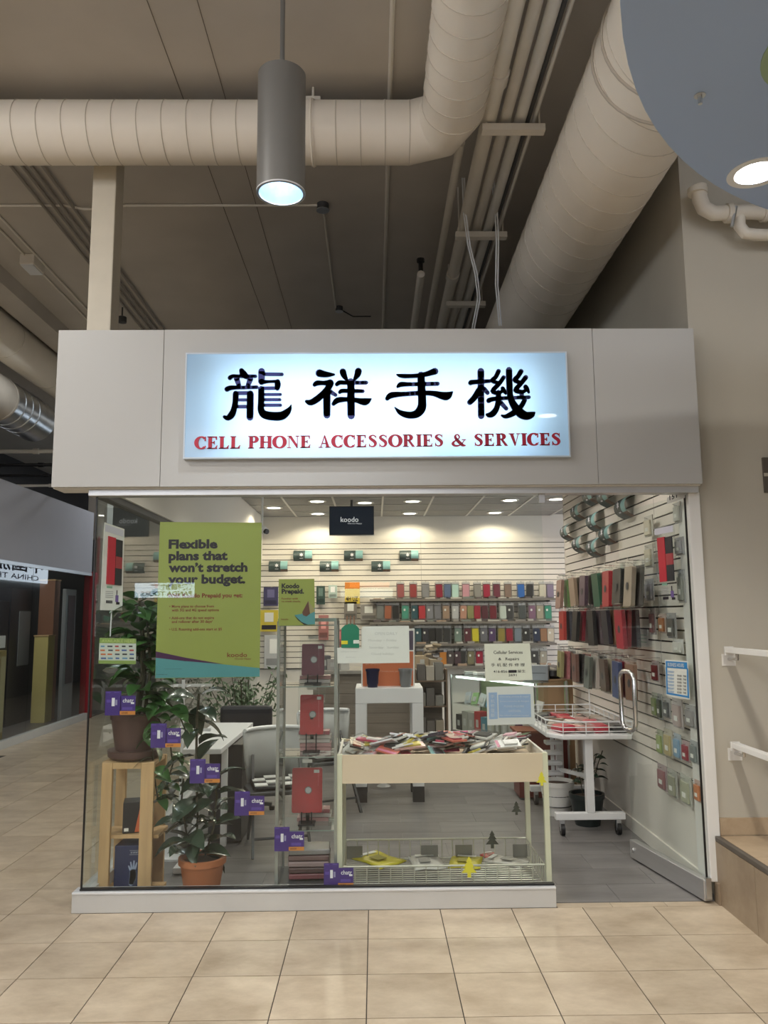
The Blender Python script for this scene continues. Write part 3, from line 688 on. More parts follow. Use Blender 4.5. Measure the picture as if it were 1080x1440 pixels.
# pendant lamp
pz0 = 3.80; py = 3.83; pc = atY(395, 272, py)
t = thing('pendant_lamp', 'grey cylindrical pendant lamp glowing in front of the cross duct', 'lamp', (pc.x, py, pc.z))
R_ = .125; L_ = .66
b = B(); n = 40
b.lathe([(R_-.012, 0), (R_, 0), (R_, L_), (R_-.01, L_+.006), (.02, L_+.006)], (pc.x, py, pc.z), n)
b.f = [f for f in b.f if len(f) == 4]
b.build('housing', GREYM, t, smooth=True)
b = B().lathe([(R_-.012, .0), (R_-.02, .05), (.085, .14), (.05, .18)], (pc.x, py, pc.z), n); b.f = b.f[:-2]
b.build('reflector', mat('reflector', (.62, .78, .95), .22, .9, var=.02), t, smooth=True)
b = B().lathe([(R_+.002, -.002), (R_+.002, .006), (R_-.012, .006), (R_-.012, -.002)], (pc.x, py, pc.z), n); b.f = [f for f in b.f if len(f) == 4]
b.build('rim', WHITEM, t, smooth=True)
B().lathe([(.0455, .125), (.055, .15), (.05, .18)], (pc.x, py, pc.z), 20).build('bulb', emit('pendant_bulb', (.85, .95, 1), 38), t, smooth=True)
B().tube([(pc.x, py, pc.z+L_), (pc.x, py, 5.05)], .013, 10).build('rod', GREYM, t, smooth=True)
lamp('pendant_light', 'SPOT', (pc.x, py, pc.z+.11), 60, (.92, .96, 1), .05, target=(pc.x, py, 0), spot=math.radians(100), blend=.8)
# round blue ceiling raft with recessed light
ZD = 3.27
pts = [atZ(*q, ZD) for q in ((872, 0), (878, 70), (900, 140), (950, 230), (1000, 265), (1080, 295))]
def circ(a, b_, c):
    ax, ay, bx, by, cx, cy = a.x, a.y, b_.x, b_.y, c.x, c.y
    d = 2*(ax*(by-cy)+bx*(cy-ay)+cx*(ay-by))
    ux = ((ax*ax+ay*ay)*(by-cy)+(bx*bx+by*by)*(cy-ay)+(cx*cx+cy*cy)*(ay-by))/d
    uy = ((ax*ax+ay*ay)*(cx-bx)+(bx*bx+by*by)*(ax-cx)+(cx*cx+cy*cy)*(bx-ax))/d
    return ux, uy, math.hypot(ax-ux, ay-uy)
ux, uy, ur = circ(pts[0], pts[2], pts[5])
t = thing('ceiling_raft', 'round blue hanging ceiling raft with recessed light at the top right', 'ceiling panel', (ux, uy, ZD))
BLUEP = mat('blue_raft_paint', (.36, .48, .72), .5, var=.015, scale=1.5)
b = B().lathe([(ur, 0), (ur, .10)], (ux, uy, ZD), 96); b.build('raft_disc', BLUEP, t)
gp = atZ(1178, 65, ZD); B().lathe([(.205, -.004), (.205, .001)], (gp.x, gp.y, ZD), 40).build('green_disc', mat('green_raft_paint', (.30, .42, .27), .5, var=.02), t)
dl = atZ(1064, 243, ZD)
b = B().lathe([(.078, -.003), (.105, -.003), (.105, .001), (.078, .001)], (dl.x, dl.y, ZD), 40); b.f = [f for f in b.f if len(f) == 4]; b.build('light_trim', WHITEM, t, smooth=True)
B().lathe([(.079, -.001), (.079, .0005)], (dl.x, dl.y, ZD), 32).build('light_lens', emit('raft_lens', (1, .98, .93), 14), t)
sp = atZ(984, 134, ZD); B().lathe([(.018, -.002), (.018, -.001)], (sp.x, sp.y, ZD), 20).lathe([(.007, -.03), (.007, -.002)], (sp.x, sp.y, ZD), 10).build('sprinkler_head', GALV, t)
for a in range(3):
    B().tube([(ux+.4*ur*math.cos(a*2.1), uy+.4*ur*math.sin(a*2.1), ZD+.1), (ux+.4*ur*math.cos(a*2.1), uy+.4*ur*math.sin(a*2.1), 5.05)], .006, 6).build('hanger_rod', GALV, t)
lamp('raft_light', 'SPOT', (dl.x, dl.y, ZD-.03), 120, (1, .95, .86), .07, target=(dl.x, dl.y, 0), spot=math.radians(130), blend=.7)

# shop downlights
k = 0
for px, py_ in ((385, 714), (446, 705), (447, 722.5), (513, 707), (580, 705), (576, 722), (717, 703.5), (696, 721), (782, 702)):
    p = atZ(px, py_, 3.05)
    t = thing('downlight', 'recessed round downlight in the shop ceiling, %s along' % ORD[k], 'downlight', (p.x, p.y, 3.04), 'shop ceiling downlights'); k += 1
    b = B().lathe([(.085, -.004), (.115, -.004), (.115, .004), (.085, .004)], (p.x, p.y, 3.05), 24); b.f = [f for f in b.f if len(f) == 4]; b.build('trim_ring', TBAR, t, smooth=True)
    B().lathe([(.086, -.003), (.086, .003)], (p.x, p.y, 3.05), 24).build('lens', emit('downlight_lens', (1, .95, .84), 5.0), t)
    lamp('downlight_lamp', 'SPOT', (p.x, p.y, 3.035), 25, (1, .87, .64), .06, target=(p.x, p.y, 0), spot=math.radians(158), blend=.35)
for x in (-.7, .3, 1.25):
    for y in (5.3, 6.7, 8.1):
        t = thing('downlight', 'recessed round downlight, %s row from the shop window, %s from the left' % (ORD[int((y-5)/1.4)], ORD[int(x+1)]), 'downlight', (x, y, 3.04), 'shop front downlights')
        b = B().lathe([(.085, -.004), (.115, -.004), (.115, .004), (.085, .004)], (x, y, 3.05), 24); b.f = [f for f in b.f if len(f) == 4]; b.build('trim_ring', TBAR, t, smooth=True)
        B().lathe([(.086, -.003), (.086, .003)], (x, y, 3.05), 24).build('lens', emit('downlight_lens', (1, .95, .84), 5.0), t)
        lamp('downlight_lamp', 'SPOT', (x, y, 3.03), 26, (1, .95, .86), .07, target=(x, y, 0), spot=math.radians(130), blend=.5)

# ================================================================== PRINTED SHEETS ON THE GLASS
YP = YF+.012
def sheet(name, px, label, cat, m=PAPER, Y=YP, th=.0015, group=None):
    """a flat printed sheet; px = four corners tl, tr, br, bl as seen in the survey"""
    q = [atY(a, c, Y) for a, c in px]
    t = thing(name, label, cat, (sum(p.x for p in q)/4, Y, min(p.z for p in q)), group)
    B().prism([(q[3].x, q[3].z), (q[2].x, q[2].z), (q[1].x, q[1].z), (q[0].x, q[0].z)], Y, Y+th).build('sheet', m, t)
    return t, q
def patch(t, px, m, Y=YP, name='print', d=.0006):
    q = [atY(a, c, Y) for a, c in px]
    return B().prism([(p.x, p.z) for p in reversed(q)], Y-d, Y+.0002).build(name, m, t)
def words(t, s, px, py, wpx, hpx, m, Y=YP, bold=0.0, name='lettering', cap=None, d=.001, slope=None):
    a = atY(px, py, Y-d); b_ = atY(px+wpx, py+(slope or 0)-wpx*.006, Y-d)
    return lettering(t, s, a, (b_-a), (0, 0, 1), (b_-a).length, hpx*Y/F_PX*1.0, m, bold, name, cap)
XEX = (1, 0, 0)
# big green poster
t, q = sheet('poster', ((225, 734), (368, 735), (365, 952), (218, 954)), 'large olive green poster with black headline on the left window pane', 'poster', OLIVE)
words(t, 'Flexible', 237, 771, 69, 12.0, INK, bold=.045, cap=.70)
words(t, 'plans that', 237, 787.5, 83, 12.0, INK, bold=.045, cap=.70)
words(t, 'won\u2019t stretch', 237, 804, 111, 12.0, INK, bold=.045, cap=.70)
words(t, 'your budget.', 236, 820.5, 109, 12.0, INK, bold=.045, cap=.70)
words(t, 'With Koodo Prepaid you get:', 235, 840.5, 106, 5.6, INKR, bold=.03, cap=.69)
for k, (s_, y_, w_) in enumerate((('\u2022 More plans to choose from', 854.5, 63), ('  with 3G and 4G speed options', 859.8, 70), ('\u2022 Add-ons that do not expire', 870.8, 63), ('  and rollover after 30 days\u00b9', 876, 61), ('\u2022 U.S. Roaming add-ons start at $5', 886.8, 74))):
    words(t, s_.strip(), 238+(3.5 if s_[0] == ' ' else 0), y_, w_-(3.5 if s_[0] == ' ' else 0), 3.5, INKR, bold=.02, cap=.69)
patch(t, ((219, 916), (262, 925), (315, 934), (262, 930), (219, 925)), PLUMP)
patch(t, ((219, 925), (262, 929.5), (316, 934.5), (365, 939.5), (365, 951.5), (218.4, 953.5)), TEALP)
words(t, 'koodo', 319.5, 924, 28, 6.2, INKR, bold=.012, cap=.72)
words(t, 'Choose Happy', 330, 927.5, 23, 2.2, INKR, bold=.01, cap=.69)
words(t, 'Koodo Prepaid conditions apply', 231, 941.5, 24, 1.2, INK); words(t, 'koodomobile.com', 220, 949, 15, 1.2, INK)
# small green poster
t, q = sheet('poster', ((392, 814.5), (442, 814), (443, 879), (391.5, 880)), 'small olive green prepaid poster with a slanted hat shape, right of the large poster', 'poster', OLIVE)
words(t, 'Koodo', 396, 827, 25, 6.2, INK, bold=.045, cap=.70); words(t, 'Prepaid.', 396, 834.6, 31.5, 6.2, INK, bold=.045, cap=.70)
words(t, 'Familiar with', 396, 843, 23, 2.4, INKR, bold=.01, cap=.69); words(t, 'no credit checks.', 396, 846.8, 27, 2.4, INKR, bold=.01, cap=.69)
words(t, 'koodo', 395.5, 872, 10, 2.4, INKR, bold=.012, cap=.69)
patch(t, ((414, 865), (425, 863), (442.8, 855), (443, 878), (433, 878.5), (424, 874.5)), TEALP, d=.0007)
patch(t, ((414, 865.5), (424, 874.5), (433, 878.6), (428, 878.8), (419, 872)), INK, d=.0009)
patch(t, ((425, 861), (433.5, 845), (436, 863), (431, 867), (426, 865)), mat('hat_brown', (.11, .045, .03), .6), d=.0011)
patch(t, ((436, 863), (433.5, 845), (442.6, 857), (442.8, 860)), mat('hat_tan', (.30, .27, .12), .6), d=.001)
# white handwritten notice and lower slip
t, q = sheet('paper_notice', ((509.5, 881), (575, 880), (576, 932), (509, 933)), 'white sheet with faint handwriting taped in front of the orange poster', 'notice')
HAND = mat('faint_pencil', (.56, .57, .55), .8)
for k, (s_, x_, y_, w_) in enumerate((('OPEN DAILY', 527, 893, 32), ('Monday \u2013 Friday', 518, 903, 40), ('Saturday   Sunday', 519, 913, 42), ('Closed holidays', 522, 922, 32))): words(t, s_, x_, y_, w_, 4, HAND)
t, q = sheet('paper_notice', ((474, 911), (508.5, 910.5), (508.5, 932), (475, 933)), 'narrow white slip with faint handwriting left of the larger white sheet', 'notice')
words(t, 'please knock', 480, 918, 24, 3, HAND); words(t, 'thank you', 486, 926, 14, 3, HAND)
# services notice
SERV = mat('warm_paper', (.72, .71, .62), .7, var=.03, scale=12)
t, q = sheet('paper_notice', ((681, 905.5), (745, 904.5), (749, 956), (682.5, 958)), 'cream sheet lettered Cellular Services and Repairs on the right window pane', 'notice', SERV)
words(t, 'Cellular Services', 694, 919.5, 41, 4.2, INK, bold=.006, cap=.69); words(t, '&', 701, 928.5, 4, 3.6, INK, bold=.006, cap=.69); words(t, 'Repairs', 711, 928.5, 19, 3.8, INK, bold=.006, cap=.69)
words(t, '\u624b \u673a \u914d \u4ef6 \u4fee \u7406', 690.5, 937.5, 47.5, 4.6, INK)
words(t, '416-856-', 694, 946, 21, 3.2, INK, bold=.008, cap=.69); patch(t, ((715, 942.4), (726.5, 942.2), (726.5, 946), (715, 946.2)), INK)
words(t, '\u7559\u751f', 728, 945.8, 11, 4.0, INK); words(t, '2691', 715, 951, 11.5, 3.2, INK, bold=.012, cap=.69)
# blue notice
t, q = sheet('paper_notice', ((684, 966), (750, 964.5), (752, 1018), (685.5, 1020)), 'white sheet with a pale blue printed block below the services notice', 'notice', mat('grey_paper', (.62, .63, .62), .7, var=.02))
PB = mat('pale_blue_print', (.29, .40, .60), .6, var=.05, scale=20)
patch(t, ((687, 974), (699, 973.5), (700, 1011), (688, 1011.5)), PB); patch(t, ((700.5, 977), (746, 976), (747, 1008.5), (701.5, 1009.5)), PB)
LB = mat('pale_lettering', (.55, .60, .66), .6)
for k, (s_, x_, y_, w_) in enumerate((('Unlocking phones & repair', 703, 981.5, 41), ('Screens batteries & chargers', 703, 988, 41), ('PLEASE INQUIRE', 709, 995, 28), ('WITHIN', 715, 1001.5, 17), ('No refund without receipt', 703, 1008, 41))): words(t, s_, x_, y_, w_, 3, LB, d=.0015)
for k in range(5): words(t, '\u624b\u673a\u4fee\u7406\u90e8'[k], 690, 982+k*6.6, 5.5, 5, LB, d=.0015)
# availability sticker
t, q = sheet('window_sticker', ((140, 897), (191.5, 898), (191, 934), (138.5, 933)), 'pale sticker with rows of small logos and green edges on the left pane', 'sticker', mat('sticker_pale', (.50, .55, .50), .6))
GE = mat('sticker_green', (.22, .32, .08), .6)
patch(t, ((140, 897), (191.5, 898), (191.4, 905), (139.8, 904.4)), GE); patch(t, ((138.7, 928.5), (191.1, 929), (191, 934), (138.5, 933)), GE)
words(t, 'AVAILABLE HERE', 143, 903, 46, 4, mat('sticker_ink', (.40, .50, .16), .6), bold=.01, cap=.69, slope=.9)
lc = [(.05, .06, .08), (.5, .12, .03), (.05, .1, .3), (.03, .03, .03), (.4, .05, .05), (.1, .25, .4)]
for r_ in range(4):
    for c_ in range(5):
        xx_ = 142+c_*10+random.uniform(-1, 1); yy_ = 909+r_*5.6; ww = random.uniform(5, 7.5)
        patch(t, ((xx_, yy_-1.2), (xx_+ww, yy_-1.1), (xx_+ww, yy_+1), (xx_, yy_+.9)), pmat(random.choice(lc)), name='logo')
# hanging boxed phone case on the side glass (left) and the twin on the door
def case_board(name, pts, label, face_in, back=PAPER):
    """pts: corners tl,tr,br,bl in world; a blister board printed with a long red and a black phone case"""
    tl, tr, br_, bl = [Vector(p) for p in pts]
    n = (tr-tl).cross(bl-tl).normalized()
    if n.dot(CAM-tl) < 0: n = -n
    t = thing(name, label, 'package', (tl+tr+br_+bl)/4)
    def quad(u0, u1, v0, v1, m, d, nm, th=.002):
        P_ = lambda u, v: (tl*(1-u)+tr*u)*(1-v)+(bl*(1-u)+br_*u)*v
        a = [P_(u0, v0), P_(u1, v0), P_(u1, v1), P_(u0, v1)]
        b = B(); b.add([p+n*d for p in a]+[p+n*(d-th) for p in a], [(0, 1, 2, 3), (7, 6, 5, 4), (0, 4, 5, 1), (1, 5, 6, 2), (2, 6, 7, 3), (3, 7, 4, 0)]); b.build(nm, m, t)
    quad(0, 1, 0, 1, back, 0, 'backing_board', .004)
    quad(.05, .95, .02, .10, mat('lilac_print', (.60, .60, .68), .6), .0015, 'header_print')
    quad(.20, .56, .145, .70, mat('red_case', (.50, .03, .05), .35), .010, 'red_case', .01); quad(.58, .90, .155, .36, mat('dark_case', (.03, .03, .035), .35), .009, 'dark_case', .008)
    quad(.58, .90, .36, .50, mat('rose_case', (.36, .05, .06), .35), .009, 'rose_case', .008); quad(.58, .90, .50, .70, mat('dark_case', (.03, .03, .035), .35), .009, 'dark_case', .008)
    quad(.24, .50, .72, .745, mat('green_ink', (.25, .45, .33), .6), .0015, 'title_print')
    for k in range(4): quad(.20, .55, .78+k*.022, .787+k*.022, mat('grey_ink', (.35, .35, .36), .6), .0015, 'fine_print')
    for k in range(9): quad(.24+k*.033, .24+k*.033+(.016 if k % 2 else .022), .885, .92, INK, .0015, 'barcode_bar')
    quad(.66, .80, .82, .90, mat('violet_ink', (.16, .1, .3), .6), .0015, 'charger_print'); quad(.70, .86, .90, .93, INK, .0015, 'charger_print'); quad(.70, .74, .76, .82, INK, .0015, 'charger_print')
    return t
def onside(px, py): return atX(px, py, -1.640)
case_board('phone_case_board', (atY(147, 734.5, 4.80), atY(175, 744, 4.90), atY(172, 858.5, 4.90), atY(141, 858, 4.80)), 'white hanging board with a red and a black phone case at the left window corner', None)
tag(B().tube([atY(157, 858, 4.86), atY(155, 895, 4.86)], .004, 6).build('hanging_strap', WHITEM), 'thin white strap under the hanging phone case board', 'strap')
# purple prepaid cards along a diagonal
PUR = mat('purple_card', (.058, .026, .205), .45, var=.03); PURL = mat('purple_light', (.11, .065, .34), .5)
ORG = mat('orange_card', (.62, .24, .05), .5); WP = mat('white_print', (.80, .80, .85), .5)
for k, (x, y) in enumerate(((148.5, 972), (212.5, 1017.5), (267.5, 1067.5), (330, 1113), (386, 1163), (455.5, 1214))):
    t = thing('prepaid_card', 'purple and orange prepaid card on the window, %s down the diagonal of six' % ORD[k], 'card', atY(x+20, y+33, YP), 'purple prepaid cards on the glass')
    def pp(a, c, d=0): p = atY(x+a, y+c, YP-d); return p
    def card(a0, c0, a1, c1, m, d, nm): 
        p, q_ = pp(a0, c0, d), pp(a1, c1, d); return B().box(p.x, q_.x, YP-d, YP-d+.002, q_.z, p.z).build(nm, m, t)
    card(0, 0, 21, 34, PUR, 0, 'left_card'); card(21, 6.5, 41.5, 28, PUR, 0, 'right_card'); card(20, 28, 41.5, 33, ORG, .001, 'orange_strip')
    card(8.8, 9.5, 12.6, 21, WP, .001, 'sim_print'); card(13.8, 12, 16.2, 19.5, mat('lilac_small', (.32, .3, .5), .5), .001, 'sim_print'); card(23.5, 22.5, 37.5, 26.2, PURL, .001, 'fine_print')
    card(35.5, 15.5, 40, 18, WP, .0012, 'tag_print'); card(1, 1.2, 7, 2.4, PURL, .001, 'fine_print'); card(12, 1.0, 19, 2.2, PURL, .001, 'fine_print'); card(1.5, 12, 7.5, 16, PURL, .001, 'fine_print')
    words(t, 'chatr', x+24, y+15.8, 15.5, 5.6, WP, bold=.014, cap=.72, d=.0014); words(t, 'SAVE NOW', x+22, y+31.8, 9, 2.2, INK, d=.002, bold=.01, cap=.69)
# little fir tree stickers; the dark ones are shadows made as flat coloured shapes
def fir(px, py, hpx, Y, m, label):
    s_ = hpx*Y/F_PX; c = atY(px, py, Y); prof = [(0, 1), (.16, .74), (.09, .74), (.26, .50), (.15, .50), (.38, .22), (.09, .22), (.09, 0)]
    poly = [(c.x-a*s_, c.z+b_*s_) for a, b_ in prof]+[(c.x+a*s_, c.z+b_*s_) for a, b_ in reversed(prof[1:])]
    tag(B().prism(poly, Y, Y+.0015).build('fir_tree_sticker_and_shadow', m), label, 'sticker', 'fir tree window stickers')
YEL = mat('yellow_felt', (.74, .66, .04), .7); FIR_SHADOW = mat('fir_shadow_dark', (.035, .04, .03), .8)
fir(762, 1105, 19, YP, YEL, 'yellow fir tree sticker at the right end of the cream bin'); fir(660, 1234, 27, YP, YEL, 'yellow fir tree sticker low in front of the wire basket')
fir(726.5, 1146, 18, YP+.003, FIR_SHADOW, 'dark painted shadow of a fir tree in the clear space under the cream bin'); fir(692.5, 1193, 23, YP+.003, FIR_SHADOW, 'dark painted shadow of a fir tree over the rim of the wire basket')
# green arched card hanging in the window
t = thing('green_pouch', 'green arched card with yellow sticker beside the white sheet', 'card', atY(493, 912, 4.71))
def gpz(a, c): p = atY(a, c, 4.709); return (p.x, p.z)
B().prism([gpz(*e) for e in ((480, 911), (505, 911), (505, 884), (501, 879), (493, 876.5), (485, 879), (480, 884))], 4.708, 4.714).build('pouch_body', mat('emerald', (.01, .21, .12), .45), t)
for e in (488, 493, 498): B().tube([atY(e, 879, 4.711), atY(e, 866, 4.711)], .004, 6).build('prong', mat('prong_brown', (.3, .16, .1), .5), t)
a = atY(480, 906, 4.707); b_ = atY(489, 901, 4.707); B().box(a.x, b_.x, 4.7065, 4.7085, a.z, b_.z).build('yellow_sticker', YEL, t)
a = atY(497, 905, 4.707); b_ = atY(505, 900, 4.707); B().box(a.x, b_.x, 4.7065, 4.7085, a.z, b_.z).build('price_sticker', PAPER, t)

# ================================================================== GLASS DOOR (open inwards)
H0 = Vector((1.886, 4.715, 0)); F0 = Vector((1.735, 5.545, 0)); DD = (F0-H0).normalized(); DN = Vector((-DD.y, DD.x, 0))
if DN.x > 0: DN = -DN
dr = struct('door_1', B().add([p for p in (H0+DN*.005+Vector((0, 0, .11)), H0-DN*.005+Vector((0, 0, .11)), F0-DN*.005+Vector((0, 0, .11)), F0+DN*.005+Vector((0, 0, .11)),
     H0+DN*.005+Vector((0, 0, 2.345)), H0-DN*.005+Vector((0, 0, 2.345)), F0-DN*.005+Vector((0, 0, 2.345)), F0+DN*.005+Vector((0, 0, 2.345)))],
     [(0, 3, 2, 1), (4, 5, 6, 7), (0, 1, 5, 4), (1, 2, 6, 5), (2, 3, 7, 6), (3, 0, 4, 7)]), GLASS, 'frameless glass door standing open inwards with metal bottom rail')
def drbar(s0, s1, w, z0, z1, nm, m, off=0, bev=0):
    a = H0+DD*s0+DN*off; b_ = H0+DD*s1+DN*off
    return B().beam(a+Vector((0, 0, (z0+z1)/2)), b_+Vector((0, 0, (z0+z1)/2)), w, z1-z0).build(nm, m, dr, bevel=bev)
drbar(-.01, .845, .05, .012, .125, 'bottom_rail', ALU, bev=.004); drbar(-.006, .0, .011, .125, 2.345, 'edge', BLACK)
B().tube([H0+DD*.80+DN*.026+Vector((0, 0, .065)), H0+DD*.80+DN*.034+Vector((0, 0, .065))], .016, 14).build('lock', CHROME, dr, smooth=True)
B().beam(H0+DD*.0+Vector((-.0, 0, .03)), H0+DD*-.0+Vector((0, 0, .14)), .03, .06).build('floor_pivot', GALV, dr)
hpts = []
hz0, hz1 = .862, 1.245
for off in (1,):
    a = H0+DD*.735+DN*.045; pr = [(-.035, hz0+.03), (-.03, hz0+.01), (-.012, hz0), (.012, hz0), (.03, hz0+.01), (.035, hz0+.03)]
hw = .095
loop = [(hw, .05), (hw*.8, .015), (hw*.45, 0), (-hw*.45, 0), (-hw*.8, .015), (-hw, .05)]
H = hz1-hz0
lp_ = [(s_, hz0+z_) for s_, z_ in loop]+[(s_, hz1-z_) for s_, z_ in reversed(loop)]
B().tube([H0+DD*(.72+s_)+DN*.055+Vector((0, 0, z_)) for s_, z_ in lp_], .015, 10, closed=True).build('handle', CHROME, dr, smooth=True)
for z_ in (hz0, hz1): B().tube([H0+DD*.72+DN*.0+Vector((0, 0, z_)), H0+DD*.72+DN*.055+Vector((0, 0, z_))], .009, 8).build('handle_bolt', DGREY, dr, smooth=True)
def ondoor(px, py, off=.008):
    d = _ray(px, py); p0 = H0+DN*off; tt = (p0-CAM).dot(DN)/d.dot(DN); return CAM+d*tt
def doorpatch(px, m, nm, par, off=.008, th=.001):
    q = [ondoor(a, c, off) for a, c in px]
    b = B(); b.add(q+[p-DN*th for p in q], [(0, 1, 2, 3), (7, 6, 5, 4), (0, 4, 5, 1), (1, 5, 6, 2), (2, 6, 7, 3), (3, 7, 4, 0)]); return b.build(nm, m, par)
def doorwords(par, s_, px, py, px2, py2, hpx, m, off=.0095, bold=0.0, cap=.69):
    a = ondoor(px, py, off); b_ = ondoor(px2, py2, off); up = ondoor(px, py-hpx, off)
    return lettering(par, s_, a, b_-a, (0, 0, 1), (b_-a).length, (up-a).z, m, bold, capref=cap)
t = thing('unit_number_sticker', 'frosted strip with black unit number 151 at the top of the glass door', 'sign', ondoor(940, 705))
doorpatch(((938, 700), (963, 690.5), (963, 700), (938, 709)), mat('frost_strip', (.55, .55, .53), .5), 'strip', t)
doorwords(t, '151', 941.5, 703.5, 952, 699.5, 6.5, INK, bold=.02)
t = thing('hours_sign', 'blue and white business hours sign on the glass door', 'sign', ondoor(950, 985))
BLU = mat('hours_blue', (.03, .22, .52), .4); WHS = mat('hours_white', (.70, .72, .66), .5)
doorpatch(((935, 927.5), (967, 930), (970, 984), (937, 978)), WHS, 'board', t); doorpatch(((936, 929.5), (966, 931.5), (966.5, 941), (936.4, 938.5)), BLU, 'banner', t, .0095)
for e in (((936, 938), (938, 938.2), (939, 976), (937.5, 976)), ((965.6, 940), (967.4, 940), (969, 982), (966.8, 981.6)), ((937.5, 973.5), (968.5, 979), (968.7, 981.5), (937.6, 976))): doorpatch(e, BLU, 'border', t, .0095)
doorwords(t, 'BUSINESS HOURS', 939, 936.8, 962, 938.6, 5.0, WHS, .0105, .01)
for k, s_ in enumerate(('SUNDAY', 'MONDAY', 'TUESDAY', 'WEDNESDAY', 'THURSDAY', 'FRIDAY', 'SATURDAY')):
    y = 945.5+k*4.7; doorwords(t, s_, 939, y, 948, y+.9, 2.6, BLU, .0105, .008)
    if k: doorwords(t, '10', 952.5, y+1.2, 955.5, y+1.5, 2.8, INK, .0105, .01); doorwords(t, '00', 956, y+1.5, 958.5, y+1.8, 2.8, INK, .0105, .01); doorwords(t, '7:00', 960.5, y+1.9, 965, y+2.4, 2.8, INK, .0105, .01)
pt = [ondoor(*e, .012) for e in ((919, 742), (947.5, 736), (954, 851), (927, 853))]
tcb = case_board('phone_case_board', pt, 'see-through board with a red and a black phone case on the glass door', None, WRAP)

# ================================================================== HANDRAILS ON THE RIGHT
for k, (a, z_, lb) in enumerate((((1025, 914), 1.42, 'upper white flat handrail coming forward from the cream wall'), ((1034, 1048), .88, 'lower white flat handrail coming forward from the cream wall'))):
    p = atY(*a, 4.66); t = thing('handrail', lb, 'handrail', (p.x, 4.71, p.z), 'handrails beside the landing')
    B().box(p.x-.022, p.x+.022, 1.6, 4.66, p.z-.016, p.z+.016).build('rail', WHITEP, t, bevel=.003)
    B().box(p.x-.026, p.x+.026, 4.655, 4.668, p.z-.03, p.z+.02).build('end_plate', WHITEP, t)
    B().tube([(p.x+.02, 4.6, p.z-.016), (p.x+.02, 4.6, p.z-.05), (p.x+.02, 4.72, p.z-.055)], .009, 8).build('bracket', CHROME, t, smooth=True)
    B().box(p.x-.02, p.x+.06, 4.714, 4.72, p.z-.095, p.z-.025).build('wall_plate', WHITEP, t)
t = thing('wall_vent', 'dark recessed window strip at the right edge of the cream wall', 'window', atY(1090, 690, 4.70))
a = atY(1073, 643, 4.70); b_ = atY(1150, 692, 4.70)
B().box(a.x, b_.x, 4.705, 4.722, b_.z, a.z).build('recess', mat('vent_dark', (.10, .085, .07), .6), t)
B().box(a.x, b_.x, 4.70, 4.706, b_.z+.10, b_.z+.12).build('louver', WALLP, t)

# ================================================================== PLANTS
def leaf_mesh(name, m, L=1.0, W=.42, droop=.25, fold=.12, n=6):
    b = B(); rows = []
    for i in range(n+1):
        t_ = i/n; w_ = W/2*math.sin(PI*min(1, t_**.85))**.8 if 0 < t_ < 1 else .004
        y = L*t_; z = .12*math.sin(PI*t_*.6)-droop*t_*t_
        k = len(b.v); b.v += [Vector((-w_, y, z+fold*w_)), Vector((0, y, z-.02*W)), Vector((w_, y, z+fold*w_))]; rows.append(k)
    for i in range(n):
        a, c = rows[i], rows[i+1]; b.f += [[a, a+1, c+1, c], [a+1, a+2, c+2, c+1]]
    return mesh_of(b, name, m, True)
LM1 = leaf_mesh('leaf', LEAF, 1, .68, .35, .3); LM2 = leaf_mesh('leaf', LEAFD, 1, .55, .30, .35)
def pot(t, c, r0, r1, h, m, rim=.012, soil=True, rimh=.035):
    prof = [(r0, 0), (r1, h-rimh), (r1+rim, h-rimh), (r1+rim, h), (r1-.008, h), (r1-.012, h-.03)]
    b = B().lathe(prof, c, 28); b.f = b.f[:-1]; b.build('pot', m, t, smooth=True)
    if soil: B().lathe([(r1-.012, h-.035), (r1-.012, h-.028), (r1*.4, h-.015)], c, 20).build('soil', SOIL, t, smooth=True)
def leaf_at(me, t, p, d, s, tilt=0, m=None):
    """leaf at world point p growing towards d"""
    d = Vector(d).normalized(); q = d.to_track_quat('Y', 'Z'); e = (q @ Euler((tilt, random.uniform(-.5, .5), 0)).to_quaternion()).to_euler()
    return part_copy(me, 'leaf', t, Vector(p)-WORG[t.name], e, (s, s, s), m)
# plant stand
PX0, PX1, PY0, PY1 = -1.625, -1.315, 4.86, 5.16
ztop = atY(175, 1070, 4.9).z
t = thing('plant_stand', 'pine plant stand with two levels at the left corner of the window', 'stand', (-1.47, 5.0, 0))
for x, w_ in ((PX0, .062), (PX1-.078, .078)):
    for y in (PY0, PY1-.03):
        B().box(x, x+w_, y, y+.03, 0, ztop-.004).build('post', PINE, t, bevel=.003)
for z_ in (ztop, .36, .03):
    for i in range(3): B().box(PX0-.008 if z_ > .5 else PX0+.002, PX1-.001 if z_ > .5 else PX1+.03, PY0+.031+i*.072, PY0+.031+i*.072+.068, z_-.022, z_-.003).build('shelf_board', PINE, t)
    if z_ > .5: B().box(PX0+.063, PX1-.08, PY0+.004, PY0+.026, z_-.04, z_-.005).build('rail', PINE, t)
